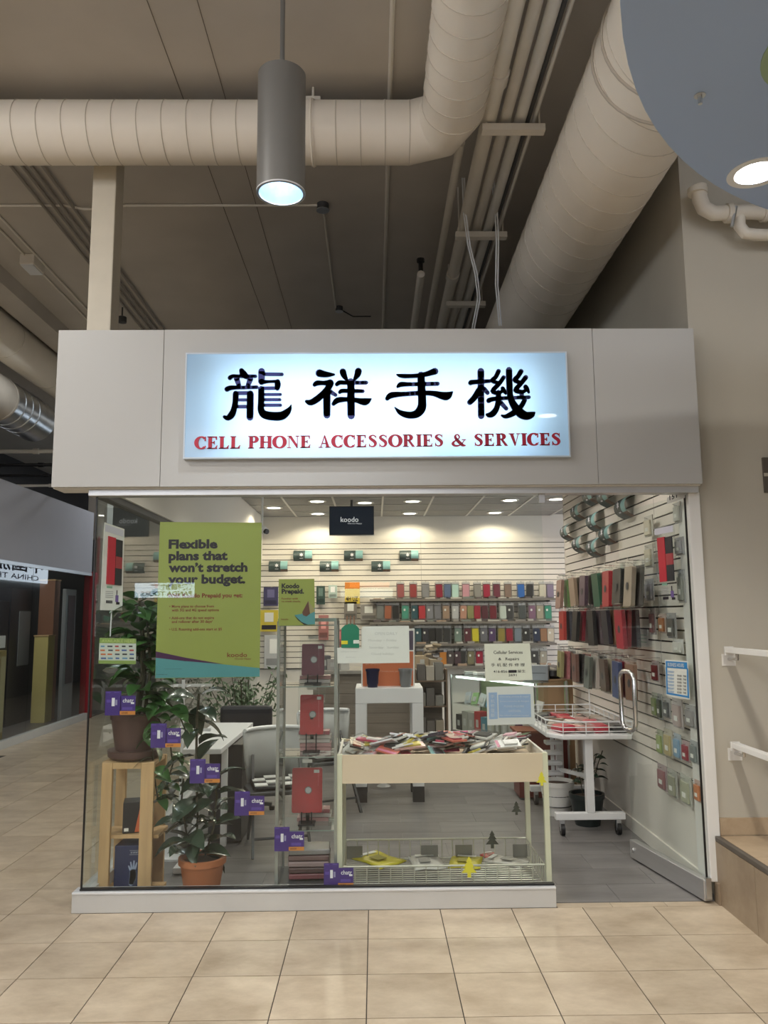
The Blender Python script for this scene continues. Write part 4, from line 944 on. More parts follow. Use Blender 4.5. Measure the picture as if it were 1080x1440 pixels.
# brown pot with climbing plant
bc = (-1.475, 5.01, ztop-.002)
t = thing('potted_climber', 'tall leafy climbing plant in a brown pot on the pine stand', 'plant', bc)
rb = .135; hb = .245
b = B().lathe([(rb, 0), (rb+.025, .02), (rb+.028, .055), (rb+.012, .055)], bc, 28); b.build('saucer', BROWNP, t, smooth=True)
pot(t, (bc[0], bc[1], bc[2]+.03), rb-.02, rb+.012, hb, BROWNP, .006)
top = atY(195, 852, 5.02); base = Vector((bc[0]+.0, bc[1], bc[2]+hb))
pole = [base, base+Vector((.03, .02, .25)), Vector((atY(200, 900, 5.02).x, 5.03, atY(200, 900, 5.02).z)), Vector((top.x, 5.04, top.z+.03))]
B().tube(pole, [.022, .02, .016, .008], 8).build('stem', STEM, t, smooth=True)
B().tube([base+Vector((.05, 0, 0)), base+Vector((.09, -.03, .3)), base+Vector((.05, -.02, .62))], [.012, .01, .005], 7).build('stem', STEM, t, smooth=True)
random.seed(11)
def pl(v): i = min(int(v*3), 2); f_ = v*3-i; return pole[i].lerp(pole[i+1], f_)
for k in range(104):
    v = random.uniform(.12, 1); a = random.uniform(0, 2*PI); p = pl(v)
    d = Vector((math.cos(a), math.sin(a)*.7-.15, random.uniform(-.35, .55)))
    leaf_at(LM1, t, p+d.normalized()*random.uniform(.01, .10), d, random.uniform(.12, .19))
    if k % 3 == 0:
        B().tube([p, p+d*.03, p+d.normalized()*.05], .004, 5).build('petiole', STEM, t)
# trailing shoots to the right
for (pts) in ([(205, 1000), (222, 1010), (238, 1035), (243, 1075), (232, 1110)], [(206, 990), (232, 985), (250, 1000), (262, 1030)], [(205, 1003), (214, 1040), (216, 1085), (222, 1125)]):
    w3 = [atY(a, c, 4.92) for a, c in pts]; B().tube(w3, .005, 6).build('trailing_shoot', STEM, t, smooth=True)
    for i in range(len(w3)-1):
        for f_ in (.2, .55, .9):
            p = w3[i].lerp(w3[i+1], f_); a = random.uniform(0, 2*PI)
            leaf_at(LM1, t, p, (math.cos(a), -.5, math.sin(a)*.6-.2), random.uniform(.10, .15))
# terracotta rubber plant
tc = Vector((-1.035, 4.93, 0)); tc.x = atY(284, 1240, 4.93).x
t = thing('potted_rubber_plant', 'dark-leaved rubber plant in an orange terracotta pot by the window', 'plant', tc)
zr_ = atY(284, 1204, 4.93).z; pot(t, tc, .098, .128, zr_, TERRA, .012)
random.seed(5)
stems = [[(276, 1205), (278, 1150), (276, 1080), (277, 1010), (280, 975)], [(288, 1205), (300, 1165), (305, 1120), (300, 1085)], [(270, 1205), (262, 1170), (255, 1130), (258, 1095)]]
for si, st in enumerate(stems):
    w3 = [atY(a, c, 4.95) for a, c in st]; B().tube(w3, .008 if si == 0 else .006, 7).build('stem', STEM, t, smooth=True)
    n_ = 22 if si == 0 else 15
    for k in range(n_):
        v = (k+.5)/n_; i = min(int(v*(len(w3)-1)), len(w3)-2); p = w3[i].lerp(w3[i+1], v*(len(w3)-1)-i); a = k*2.4+si
        d = Vector((math.cos(a), math.sin(a)*.6-.3, random.uniform(-.45, .5)))
        leaf_at(LM2, t, p+d*.015, d, random.uniform(.15, .22) if si == 0 else random.uniform(.15, .21))
# things on and under the stand
def opack(name, c, size, label, cat, m, rotz=0, group=None, face=None):
    t = thing(name, label, cat, c, group, rotz)
    B().obox((0, 0, size[2]/2), size).build('box_body', m, t, local=True, bevel=.003); return t
t = opack('boxed_book', (-1.475, 4.99, .36), (.10, .14, .175), 'black and orange box standing on the lower shelf of the pine stand', 'box', mat('black_card', (.018, .018, .02), .45), .25)
B().prism([(.02, .005), (.048, .005), (.048, .15)], -.0712, -.0702).build('orange_stripe', mat('orange_print', (.6, .14, .05), .5), t, local=True); B().box(-.04, -.015, -.0712, -.0702, .012, .03).build('price_label', PAPER, t, local=True)
t = opack('boxed_game', (-1.46, 4.985, .03), (.165, .18, .265), 'large navy box printed with a pale hand under the pine stand', 'box', mat('navy_card', (.022, .03, .085), .4), 0)
HP_ = mat('hand_print', (.30, .36, .50), .5)
for a, l in ((-.5, .055), (-.22, .07), (.05, .075), (.3, .068)): B().ribbon([(.03+math.sin(a)*.02, .10+math.cos(a)*.02, .012), (.03+math.sin(a)*l, .10+math.cos(a)*l*1.05, .009)], -.0912, -.0902).build('finger_print', HP_, t, local=True)
B().ribbon([(.02, .055, .03), (.03, .09, .04), (.03, .115, .04)], -.0912, -.0902).build('palm_print', HP_, t, local=True)
B().box(.005, .07, -.0912, -.0902, .215, .216).box(.005, .07, -.0912, -.0902, .238, .239).build('title_frame', mat('pale_lettering', (.55, .6, .66), .6), t, local=True)
lettering(t, '3D SPORTS', Vector((.012, -.0915, .222)), (1, 0, 0), (0, 0, 1), .05, .01, mat('pale_lettering', (.55, .6, .66), .6), local=True)
# rear bushy plant
pc = atY(345, 1010, 7.9); t = thing('bushy_plant', 'bushy fine-leaved plant standing behind the white desk', 'plant', (pc.x, 7.9, 0))
pot(t, (pc.x, 7.9, 0), .14, .18, .30, BROWNP)
random.seed(3); fb = B(); sb = B()
for k in range(26):
    a = random.uniform(0, 2*PI); r_ = random.uniform(.05, .42); zt = random.uniform(.75, 1.15)
    p0 = Vector((pc.x+.06*math.cos(a), 7.9+.06*math.sin(a), .28)); p1 = Vector((pc.x+r_*math.cos(a), 7.9+r_*math.sin(a)*.7, zt)); sb.tube([p0, p0.lerp(p1, .5)+Vector((0, 0, .08)), p1], .004, 5)
    for j in range(26):
        p = p0.lerp(p1, random.uniform(.45, 1.05))+Vector([random.uniform(-.06, .06) for _ in range(3)]); d = Vector([random.uniform(-1, 1) for _ in range(3)]).normalized()*.075; s_ = d.orthogonal().normalized()*.013
        fb.add([p-s_*.2, p+d*.5-s_, p+d, p+d*.5+s_], [(0, 1, 2, 3)])
sb.build('stems', STEM, t)['kind'] = 'stuff'; fb.build('foliage', LEAFB, t)['kind'] = 'stuff'

# ================================================================== FURNITURE AT THE LEFT
# white desk
dk = thing('desk', 'white desk with clipped corner and dark pedestal behind the plants', 'desk', (-1.1, 6.4, 0))
ZT = .74
ds = [atZ(*q_, ZT) for q_ in ((256, 1054), (311, 1053), (356, 1016), (300, 1016))]
poly = [(p.x, p.y) for p in ds]
B().slab(poly, ZT-.035, ZT).build('desk_top', WHITEM, dk, bevel=.004)
cx_ = sum(p[0] for p in poly)/4; cy_ = sum(p[1] for p in poly)/4
B().box(cx_-.02, cx_+.22, cy_-.25, cy_+.35, .02, ZT-.04).build('pedestal', mat('dark_cabinet', (.03, .03, .032), .4), dk)
for z_ in (.25, .48): B().box(cx_+.219, cx_+.223, cy_-.22, cy_+.32, z_, z_+.006).build('drawer_gap', DGREY, dk)
for (x, y) in ((poly[0][0]+.08, poly[0][1]+.1), (poly[1][0]-.02, poly[1][1]+.25)): B().box(x-.02, x+.02, y-.02, y+.02, .04, ZT-.036).build('leg', WHITEM, dk)
B().box(poly[0][0]+.02, poly[0][0]+.14, poly[0][1]-.25, poly[0][1]+.35, .012, .045).build('foot', WHITEM, dk)
# chairs
def chair(loc, rotz, label):
    t = thing('visitor_chair', label, 'chair', loc, 'pale shell chairs', rotz)
    b = B(); n = 10
    for i in range(n+1):
        a = PI*(.12+.76*i/n); 
        for z_, r_ in ((.44, .20), (.62, .225), (.80, .235)):
            b.v.append(Vector((r_*math.cos(a)*1.08, .02+r_*math.sin(a), z_)))
    for i in range(n):
        for j in range(2): a = i*3+j; b.f.append([a, a+1, a+4, a+3])
    o = b.build('backrest', mat('shell_grey', (.42, .43, .42), .4), t, smooth=True, local=True); md = o.modifiers.new('thick', 'SOLIDIFY'); md.thickness = .018
    B().tube([(.235*1.08*math.cos(PI*(.12+.76*i/14)), .02+.235*math.sin(PI*(.12+.76*i/14)), .805) for i in range(15)], .014, 8).build('top_rim', WHITEM, t, smooth=True, local=True)
    B().slab([(-.22, -.22), (.22, -.22), (.24, .05), (.18, .22), (-.18, .22), (-.24, .05)], .40, .43).build('seat', DGREY, t, local=True, bevel=.008)
    cu = B().slab([(-.19, -.19), (.19, -.19), (.19, .17), (-.19, .17)], .432, .462).build('cushion', BLACK, t, local=True, bevel=.012)
    for i in range(4):
        for j in range(4):
            if (i+j) % 2 == 0: B().box(-.185+i*.092, -.185+i*.092+.09, -.185+j*.088, -.185+j*.088+.086, .4625, .470).build('cushion_square', PAPER, cu, local=True)
    for sx in (-1, 1):
        B().beam((sx*.2, -.24, 0), (sx*.17, .16, .62), .028, .018, (1, 0, 0)).build('leg', DGREY, t, local=True); B().beam((sx*.19, .27, 0), (sx*.19, -.15, .41), .028, .018, (1, 0, 0)).build('leg', DGREY, t, local=True)
    B().tube([(-.2, -.17, .11), (.2, -.17, .11)], .009, 8).build('stretcher', DGREY, t, smooth=True, local=True)
    return t
chair((-.70, 5.90, 0), math.radians(14), 'grey shell chair with black and white checked cushion beside the white desk')
cp2 = atY(470, 1040, 7.0); chair((cp2.x-.05, 7.0, 0), math.radians(25), 'farther grey shell chair half hidden behind the glass tower')
ac = atY(345, 1015, 7.15)
t = thing('office_chair', 'black padded armchair pushed behind the white desk', 'chair', (ac.x, 7.2, 0))
B().obox((0, 0, .60), (.46, .08, .50)).build('backrest', mat('black_leather', (.018, .017, .022), .5), t, local=True, bevel=.03)
B().obox((0, -.22, .40), (.46, .42, .08)).build('seat', mat('black_leather', (.018, .017, .022), .5), t, local=True, bevel=.02)
for sx in (-.25, .25): B().obox((sx, -.15, .56), (.05, .32, .04)).build('armrest', BLACK, t, local=True, bevel=.01)
B().tube([(0, -.2, .08), (0, -.2, .37)], .025, 10).build('column', DGREY, t, local=True)
for k in range(5):
    a = k*2*PI/5; B().beam((0, -.2, .07), (.26*math.cos(a), -.2+.26*math.sin(a), .05), .04, .03).build('base_leg', DGREY, t, local=True); B().lathe([(.022, 0), (.025, .02), (.022, .035)], (.26*math.cos(a), -.2+.26*math.sin(a), 0), 10).build('caster', BLACK, t, local=True)
# small white hook rack with packs in front of the desk
rk = atY(258, 960, 5.75); t = thing('hook_rack', 'white wire hook rack behind the rubber plant', 'rack', (rk.x, 5.75, 0))
B().tube([(rk.x, 5.75, .02), (rk.x, 5.75, rk.z+.02)], .012, 10).build('pole', WHITEM, t, smooth=True); B().lathe([(.17, 0), (.17, .015), (.03, .025)], (rk.x, 5.75, 0), 24).build('base', WHITEM, t, smooth=True)
zz = rk.z
hooks = [(-.13, zz-.02), (-.04, zz-.02), (.05, zz-.02), (.15, zz-.02), (-.1, zz-.33), (0, zz-.33), (.1, zz-.33)]
for hx, hz in hooks: B().tube([(rk.x+hx, 5.76, hz), (rk.x+hx, 5.63, hz), (rk.x+hx, 5.60, hz+.02)], .004, 6).build('hook', WHITEM, t, smooth=True)
B().beam((rk.x-.17, 5.76, zz-.02), (rk.x+.2, 5.76, zz-.02), .01, .02).build('crossbar', WHITEM, t); B().beam((rk.x-.17, 5.76, zz-.33), (rk.x+.2, 5.76, zz-.33), .01, .02).build('crossbar', WHITEM, t)

# ---------------- packages: shared meshes
M_CARD = mesh_of(B().box(-.5, .5, -.5, .5, -1, 0), 'backing_card', PAPER)
def rbox(w_, h_, d_, c_=.18):
    """flat rounded case in XZ, thickness in Y"""
    r_ = c_*w_; poly = []
    for cx, cz, a0 in ((w_/2-r_, r_-h_, -90), (w_/2-r_, -r_, 0), (-w_/2+r_, -r_, 90), (-w_/2+r_, r_-h_, 180)):
        for k in range(3): a = math.radians(a0+45*k); poly.append((cx+r_*math.cos(a), cz+r_*math.sin(a)))
    return B().prism(poly, -d_/2, d_/2)
M_CASE = mesh_of(rbox(.078, .150, .014), 'phone_case', PAPER)
M_CAM = mesh_of(rbox(.020, .026, .004, .3), 'camera_hole', INK)
M_POUCH = mesh_of(B().box(-.048, .048, -.004, .004, -.205, 0), 'pouch', WRAP)
M_HOOK = mesh_of(B().tube([(0, .14, .004), (0, -.02, .004), (0, -.03, .016)], .0035, 5), 'hook', CHROME)
def cname(c):
    r, g, b_ = c; mx_ = max(c); mn = min(c)
    if mx_ < .05: return 'black'
    if mx_-mn < .06*max(1, mx_*3): return 'white' if mx_ > .55 else 'pale grey' if mx_ > .28 else 'grey' if mx_ > .1 else 'charcoal'
    if r >= g and r >= b_:
        if g > .75*r and b_ < .5*r: return 'yellow'
        if b_ > .55*r and g < .6*r: return 'pink' if r > .35 else 'plum'
        if g > .6*r: return 'tan' if r > .25 else 'brown'
        if g > .33*r: return 'orange' if r > .4 else 'brown'
        return 'red' if r > .2 else 'maroon'
    if g >= r and g >= b_: return 'teal' if b_ > .7*g else 'green'
    return 'purple' if r > .6*b_ else 'blue' if b_ > .12 else 'navy'
RNAME = ['top', 'second', 'third', 'lowest']
rows = [
 (819, [(563, (.33, .10, .10)), (581, (.28, .05, .05)), (598, (.22, .22, .23)), (617, (.25, .02, .04)), (629, (.10, .14, .24)), (640, (.42, .60, .55)), (655, (.55, .28, .33)), (671, (.25, .24, .22)), (684, (.32, .02, .05)), (698, (.14, .03, .05)), (714, (.22, .15, .12)), (732, (.03, .13, .42)), (745, (.03, .03, .03)), (763, (.60, .56, .45)), (773, (.24, .2, .28))]),
 (849, [(535, (.20, .21, .20)), (546, (.38, .13, .07)), (556, (.03, .03, .03)), (570, (.08, .33, .24)), (583, (.04, .10, .12)), (593, (.48, .05, .06)), (604, (.24, .24, .26)), (615, (.20, .2, .22)), (627, (.36, .25, .18)), (640, (.50, .50, .50)), (652, (.52, .28, .2)), (661, (.28, .27, .12)), (671, (.34, .03, .05)), (681, (.10, .03, .04)), (693, (.16, .02, .03)), (707, (.55, .62, .55)), (717, (.06, .06, .06)), (734, (.08, .09, .09)), (748, (.24, .13, .2)), (759, (.42, .37, .28)), (770, (.06, .28, .19))]),
 (881, [(588, (.05, .10, .12)), (598, (.05, .05, .06)), (607, (.03, .03, .03)), (617, (.04, .04, .04)), (629, (.05, .05, .05)), (644, (.20, .27, .23)), (657, (.12, .04, .05)), (668, (.65, .56, .04)), (680, (.16, .16, .18)), (692, (.10, .06, .14)), (705, (.30, .24, .06)), (716, (.30, .02, .04)), (728, (.20, .24, .28)), (740, (.03, .03, .03)), (754, (.03, .04, .08)), (764, (.34, .18, .1)), (774, (.56, .5, .4))]),
 (913, [(590, (.18, .14, .09)), (600, (.03, .03, .03)), (611, (.50, .48, .42)), (623, (.55, .22, .05)), (634, (.10, .08, .08)), (643, (.08, .05, .06)), (650, (.04, .04, .04)), (662, (.22, .2, .12)), (674, (.32, .02, .05)), (752, (.05, .05, .05)), (764, (.4, .36, .3))]),
]
for ri, (ytop, items) in enumerate(rows):
    for ii, (px, c) in enumerate(items):
        p = atY(px, ytop, YB-.16)
        t = thing('phone_case_package', '%s phone case, %s from the left in the %s row of the end wall' % (cname(c), ORD[ii], RNAME[ri]), 'phone case', p, 'phone case packs on the end wall')
        part_copy(M_CASE, 'phone_case', t, (0, 0, -.03), (random.uniform(-.03, .03), random.uniform(-.05, .05), 0), (1.12, 1, 1.18), pmat(c))
        o = part_copy(M_CARD, 'backing_card', t, (0, .012, -.002), (0, 0, 0), (.112, .003, .235), pmat(tuple(.35*a+.16 for a in c), .5))
        if random.random() < .55 and ri > 0: part_copy(M_CAM, 'camera_hole', t, (-.012, -.009, -.07), (0, 0, 0), (1.3, 1, 1.2), PAPER)
        part_copy(M_CARD, 'header_tab', t, (0, 0, .012), (0, 0, 0), (.10, .004, .03), mat('clear_tab', (.55, .54, .52), .3))
        part_copy(M_HOOK, 'hook', t, (0, 0, 0))
    # shelf with products under each row
    yb = {0: 843, 1: 875, 2: 906, 3: 937}[ri]; a = atY(520 if ri < 3 else 583, yb, YB-.18); b_ = atY(782, yb, YB-.18)
    t = thing('wall_shelf', 'dark shelf strip below the %s row of phone cases' % RNAME[ri], 'shelf', (a.x, YB-.15, a.z-.02), 'shelves on the end wall')
    B().box(a.x, b_.x, YB-.22, YB-.031, a.z-.012, a.z).build('shelf_board', mat('smoky_shelf', (.11, .10, .09), .25), t)
    B().box(a.x, b_.x, YB-.226, YB-.221, a.z-.03, a.z+.002).build('price_rail', mat('price_rail', (.20, .18, .16), .4), t)
    for x in (a.x+.1, (a.x+b_.x)/2, b_.x-.1): B().box(x-.006, x+.006, YB-.21, YB-.03, a.z-.05, a.z-.012).build('bracket', DGREY, t)
    random.seed(40+ri); x = a.x+.05; n_ = 0
    while x < b_.x-.15 and n_ < 14:
        w_ = random.uniform(.07, .16); c = random.choice([(.5, .48, .44), (.12, .1, .1), (.3, .28, .26), (.06, .06, .06), (.42, .3, .22), (.2, .22, .2)])
        tag(B().box(x, x+w_, YB-.21, YB-.10, a.z, a.z+random.uniform(.015, .035)).build('flat_box', pmat(c), bevel=.003), 'flat %s box on the dark shelf below the %s row, %s from the left' % (cname(c), RNAME[ri], ORD[n_]), 'box', 'flat boxes on the end wall shelves')
        x += w_+random.uniform(.02, .12); n_ += 1
# bent promotional cards
DKC = mat('promo_dark', (.055, .085, .085), .4, var=.5, scale=14); TLC = mat('promo_teal', (.27, .50, .50), .45, var=.1, scale=20)
def bent_card(name, label, origin, ex, en, W, Hh, bulge, flip=1):
    """a card bent outwards between two grooves: the bulge runs along ex, straight edges above and below"""
    t = thing(name, label, 'card', origin, 'bent promotional cards'); ex = Vector(ex); en = Vector(en); o = Vector(origin); n = 10
    def P_(u, v): return o+ex*((u-.5)*W)+en*(bulge*math.sin(PI*v)+.002)+Vector((0, 0, Hh*(v-.12*math.sin(2*PI*v)/2)))
    def band(u0, u1, v0, v1, m, d, nm):
        b = B()
        for i in range(n+1):
            v = v0+(v1-v0)*i/n; b.v += [P_(u0, v)+en*d, P_(u1, v)+en*d]
        b.f = [[2*i, 2*i+1, 2*i+3, 2*i+2] for i in range(n)]; return b.build(nm, m, t, smooth=True)
    band(0, .62, 0, 1, DKC, 0, 'photo_side'); band(.62, 1, .28, 1, TLC, 0, 'teal_side'); band(.62, 1, 0, .28, mat('promo_brown', (.16, .10, .07), .5, var=.4, scale=25), 0, 'photo_strip')
    b = B(); c = P_(.43, .55)+en*.004; r_ = .2*Hh
    b.add([c+ex*(r_*(1 if k % 2 else .5)*math.cos(k*PI/6))+Vector((0, 0, r_*(1 if k % 2 else .5)*math.sin(k*PI/6))) for k in range(12)], [list(range(12))]); b.build('star_print', WP, t)
    band(.34, .52, .27, .32, WP, .004, 'line_print')
for k, (x, y) in enumerate(((391.5, 804), (426, 789), (463, 804), (497, 789), (535.5, 804), (575, 789))):
    bent_card('promo_card', 'bent teal and dark promotional card on the end wall, %s from the left' % ORD[k], atY(x, y, YB-.03), (1, 0, 0), (0, -1, 0), .268, .152, .055)
for k, (x, y) in enumerate(((838, 709), (860, 711), (820, 731), (844, 746), (804, 759), (822, 777), (844, 783), (863, 765), (887, 728))):
    bent_card('promo_card', 'bent teal promotional card high on the side slat wall, %s of nine' % ORD[k], atX(x, y, XR-.005), (0, -1, 0), (-1, 0, 0), .26, .17, .085)
# television on the end wall
TVY = 9.6; a = atY(463, 712, TVY); b_ = atY(526, 752, TVY)
t = thing('hanging_television', 'black screen showing a white logo hung from the shop ceiling', 'television', ((a.x+b_.x)/2, TVY, b_.z))
B().box(a.x, b_.x, TVY, TVY+.045, b_.z, a.z).build('screen_body', BLACK, t, bevel=.004); B().box(a.x+.01, b_.x-.01, TVY-.002, TVY+.001, b_.z+.01, a.z-.01).build('screen', emit('tv_navy', (.0015, .005, .011), 1.0), t)
B().box(a.x, b_.x, TVY-.003, TVY+.001, b_.z-.012, b_.z).build('lower_edge', WHITEM, t); B().tube([((a.x+b_.x)/2, TVY+.06, b_.z+.1), ((a.x+b_.x)/2, TVY+.06, 3.055)], .018, 10).build('ceiling_pole', DGREY, t, smooth=True)
B().box((a.x+b_.x)/2-.08, (a.x+b_.x)/2+.08, TVY+.04, TVY+.06, b_.z+.06, a.z-.06).build('mount_plate', DGREY, t)
tvm = emit('tv_logo', (.62, .63, .64), .55)
words(t, 'koodo', 479, 734, 25, 7.5, tvm, Y=TVY-.004, bold=.008, cap=.72); words(t, 'Choose Happy', 489, 737, 20, 2, tvm, Y=TVY-.004, cap=.72)
# camera dome beside the poster
sc_ = atY(371, 746, 8.6); t = thing('security_camera', 'small white security camera beside the large green poster', 'camera', sc_)
B().tube([sc_+Vector((-.02, 0, .02)), sc_+Vector((.02, -.03, -.01))], .04, 14).build('camera_body', WHITEM, t, smooth=True); B().tube([sc_+Vector((.02, -.03, -.01)), sc_+Vector((.045, -.05, -.02))], .028, 12).build('lens', BLACK, t, smooth=True)
B().tube([sc_+Vector((-.02, 0, .03)), sc_+Vector((-.02, 0, 3.06-sc_.z))], .012, 8).build('stem', WHITEM, t, smooth=True)

# ================================================================== GLASS DISPLAY TOWER
TX0_, TX1_, TY0_, TY1_ = atY(391, 1000, 4.80).x, atY(472, 1000, 4.80).x, 4.80, 5.12
t = thing('glass_tower', 'tall narrow glass display tower with clear shelves behind the window joint', 'display case', ((TX0_+TX1_)/2, 4.96, 0))
GEDGE = mat('glass_edge', (.20, .25, .23), .2, var=.05)
TZ = 1.60
for x in (TX0_, TX1_): B().box(x-.003, x+.003, TY0_, TY1_, .12, TZ).build('side_pane', GLASS_SIDE, t)
for x in (TX0_, TX1_):
    for y in (TY0_, TY1_): B().box(x-.009, x+.009, y-.009, y+.009, .10, TZ+.004).build('corner_post', mat('tower_post', (.38, .40, .38), .25, .5), t)
shz = [atY(430, y_, 4.96).z for y_ in (962, 1058, 1158)]
for z_ in shz+[TZ-.02]:
    o = B().box(TX0_+.004, TX1_-.004, TY0_+.008, TY1_-.004, z_-.006, z_).build('glass_shelf', GLASS_SIDE, t); B().box(TX0_+.004, TX1_-.004, TY0_+.004, TY0_+.008, z_-.006, z_).build('shelf_edge', GEDGE, o)
B().box(TX0_-.01, TX1_+.01, TY0_-.01, TY1_+.01, .0, .10).build('plinth', DGREY, t); B().box(TX0_-.005, TX1_+.005, TY0_-.005, TY1_+.005, TZ, TZ+.02).build('top_frame', GEDGE, t)
RC = mat('red_leather', (.55, .03, .04), .35, var=.12, scale=50, bump=.2)
def tablet_case(px, y0, y1, w_, z0, label, c, Y):
    p = atY(px, y1, Y); h_ = (y1-y0)*Y/F_PX; ww = w_*Y/F_PX
    t = thing('tablet_case', label, 'tablet case', (p.x, Y, z0), 'red tablet cases in the glass tower')
    o = rbox(ww, h_, .018, .06); tl = Euler((-.10, 0, 0)).to_matrix()
    def place(b, off): 
        for v in b.v: v[:] = tl @ (v+Vector(off))
        return b
    zc = p.z-z0+h_
    place(o, (0, 0, zc)).build('cover', c, t, local=True)
    n = 20; place(B().add([(ww*.04+.022*math.cos(2*PI*k/n), -.0105, -h_*.5+.022*math.sin(2*PI*k/n)) for k in range(n)], [list(reversed(range(n)))]), (0, 0, zc)).build('swivel_ring', GREYM, t, local=True)
    place(B().add([(ww*.04+.017*math.cos(2*PI*k/n), -.0115, -h_*.5+.017*math.sin(2*PI*k/n)) for k in range(n)], [list(reversed(range(n)))]), (0, 0, zc)).build('ring_centre', mat('ring_pale', (.55, .56, .57), .4), t, local=True)
    place(B().box(-ww/2-.012, ww/2+.012, -.02, -.019, -h_-.01, .055), (0, 0, zc)).build('clear_bag', WRAP, t, local=True)
    place(B().box(ww*.22, ww*.40, -.0112, -.0102, -.03, -.012), (0, 0, zc)).build('price_label', PAPER, t, local=True)
    place(B().box(-.03, .03, -.0205, -.0195, .03, .05), (0, 0, zc)).build('hang_tab', mat('clear_tab', (.55, .54, .52), .3), t, local=True)
    B().beam((0, .06, .005), (0, .012, (p.z-z0)+.10), .02, .008).build('easel', BLACK, t, local=True); B().box(-.05, .05, -.04, .08, 0, .008).build('easel_base', BLACK, t, local=True)
    B().tube([(-.03, -.03, .01), (-.03, -.02, (p.z-z0)+.01)], .004, 6).build('prop', BLACK, t, local=True); B().tube([(.03, -.03, .01), (.03, -.02, (p.z-z0)+.01)], .004, 6).build('prop', BLACK, t, local=True)
tablet_case(440, 907, 950, 31, shz[0], 'dark magenta tablet case in clear wrap, uppermost in the glass tower', mat('plum_leather', (.16, .015, .045), .3, var=.15, scale=40), 4.96)
tablet_case(438, 980, 1033, 32, shz[1], 'red tablet case with round swivel, middle one in the glass tower', RC, 4.96)
tablet_case(431.5, 1085, 1143, 41, shz[2], 'large red tablet case with round swivel, lowest in the glass tower', RC, 4.94)
# stacks of flat packs on the tower shelves
random.seed(21)
for si, (z_, n_) in enumerate(((shz[0], 2), (shz[1], 5), (shz[2], 3))):
    for k in range(n_):
        c = random.choice([(.30, .10, .12), (.45, .42, .40), (.2, .2, .2), (.38, .22, .22)])
        tag(B().obox(((TX0_+TX1_)/2+.03+random.uniform(-.01, .01), 5.05, z_+.013+k*.024), (.19, .10, .021)).build('flat_package', pmat(c)), '%s flat pack, %s up in the stack on the %s tower shelf' % (cname(c), ORD[k], ['top', 'middle', 'lower'][si]), 'package', 'flat packs in the glass tower')
for k in range(5):
    c = [(.22, .08, .09), (.10, .06, .06), (.30, .22, .22), (.16, .1, .1), (.25, .24, .24)][k]
    p = atY(435, 1246-k*6.5, 4.9); tag(B().obox((p.x, 4.93, .125+k*.034), (.24, .17, .030), (0, 0, random.uniform(-.05, .05))).build('flat_package', pmat(c, .2), bevel=.006), '%s glossy pack at the foot of the glass tower, %s from the bottom' % (cname(c), ORD[k]), 'package', 'packs at the foot of the tower')

# ================================================================== CREAM BIN
BY0, BY1 = 4.80, 5.42
bl = atY(475, 1062, BY0); brr = atY(769, 1060, BY0); zt = bl.z; zb = atY(600, 1101, BY0).z
bn = thing('display_bin', 'cream display bin on thin legs heaped with packaged accessories', 'display bin', ((bl.x+brr.x)/2, 5.1, 0))
X0, X1 = bl.x, brr.x
B().box(X0+.012, X1-.012, BY0, BY0+.014, zb, zt).build('front_panel', CREAMW, bn); B().box(X0+.012, X1-.012, BY1-.014, BY1, zb, zt+.0).build('back_panel', CREAMW, bn)
for x in (X0, X1-.014): B().box(x, x+.014, BY0, BY1, zb, zt).build('side_panel', mat('bin_white', (.72, .69, .62), .5), bn)
B().box(X0+.014, X1-.014, BY0+.014, BY1-.014, zt-.085, zt-.07).build('tray_floor', CREAMW, bn)
for x in (X0-.004, X1-.026):
    for y in (BY0-.004, BY1-.026): B().box(x, x+.03, y, y+.03, .0, zt+.003).build('leg', CREAMF, bn)
# wire basket on the bin's lower rails
WIRE = mat('basket_wire', (.55, .54, .46), .35, .3)
bz0, bz1 = .062, .182
wb = thing('wire_basket', 'shallow cream wire basket hanging low in the cream bin', 'basket', ((X0+X1)/2, 5.1, bz0))
bx0, bx1, by0, by1 = X0+.03, X1-.03, BY0+.03, BY1-.03
for z_, r_ in ((bz1, .0065), (bz0, .005)):
    B().tube([(bx0, by0, z_), (bx1, by0, z_), (bx1, by1, z_), (bx0, by1, z_)], r_, 6, closed=True).build('rim_wire', WIRE, wb)
n_ = 17
for k in range(n_+1):
    x = bx0+(bx1-bx0)*k/n_
    for y in (by0, by1): B().tube([(x, y, bz0), (x, y, bz1)], .0034, 5).build('upright_wire', WIRE, wb)
for k in range(1, 10):
    y = by0+(by1-by0)*k/10
    for x in (bx0, bx1): B().tube([(x, y, bz0), (x, y, bz1)], .0034, 5).build('upright_wire', WIRE, wb)
for k in range(1, 14): y = by0+(by1-by0)*k/14; B().tube([(bx0, y, bz0), (bx1, y, bz0)], .0034, 5).build('floor_wire', WIRE, wb)
for k, px in enumerate((498, 604, 652, 733)):
    x = atY(px, 1185, by1-.02).x; tag(B().box(x-.055, x+.055, by1-.014, by1-.008, bz0+.006, bz0+.085).build('divider_plate', mat('divider_grey', (.22, .215, .19), .5), bevel=.006), 'grey divider plate leaning at the rear of the wire basket, %s from the left' % ORD[k], 'plate', 'grey divider plates')
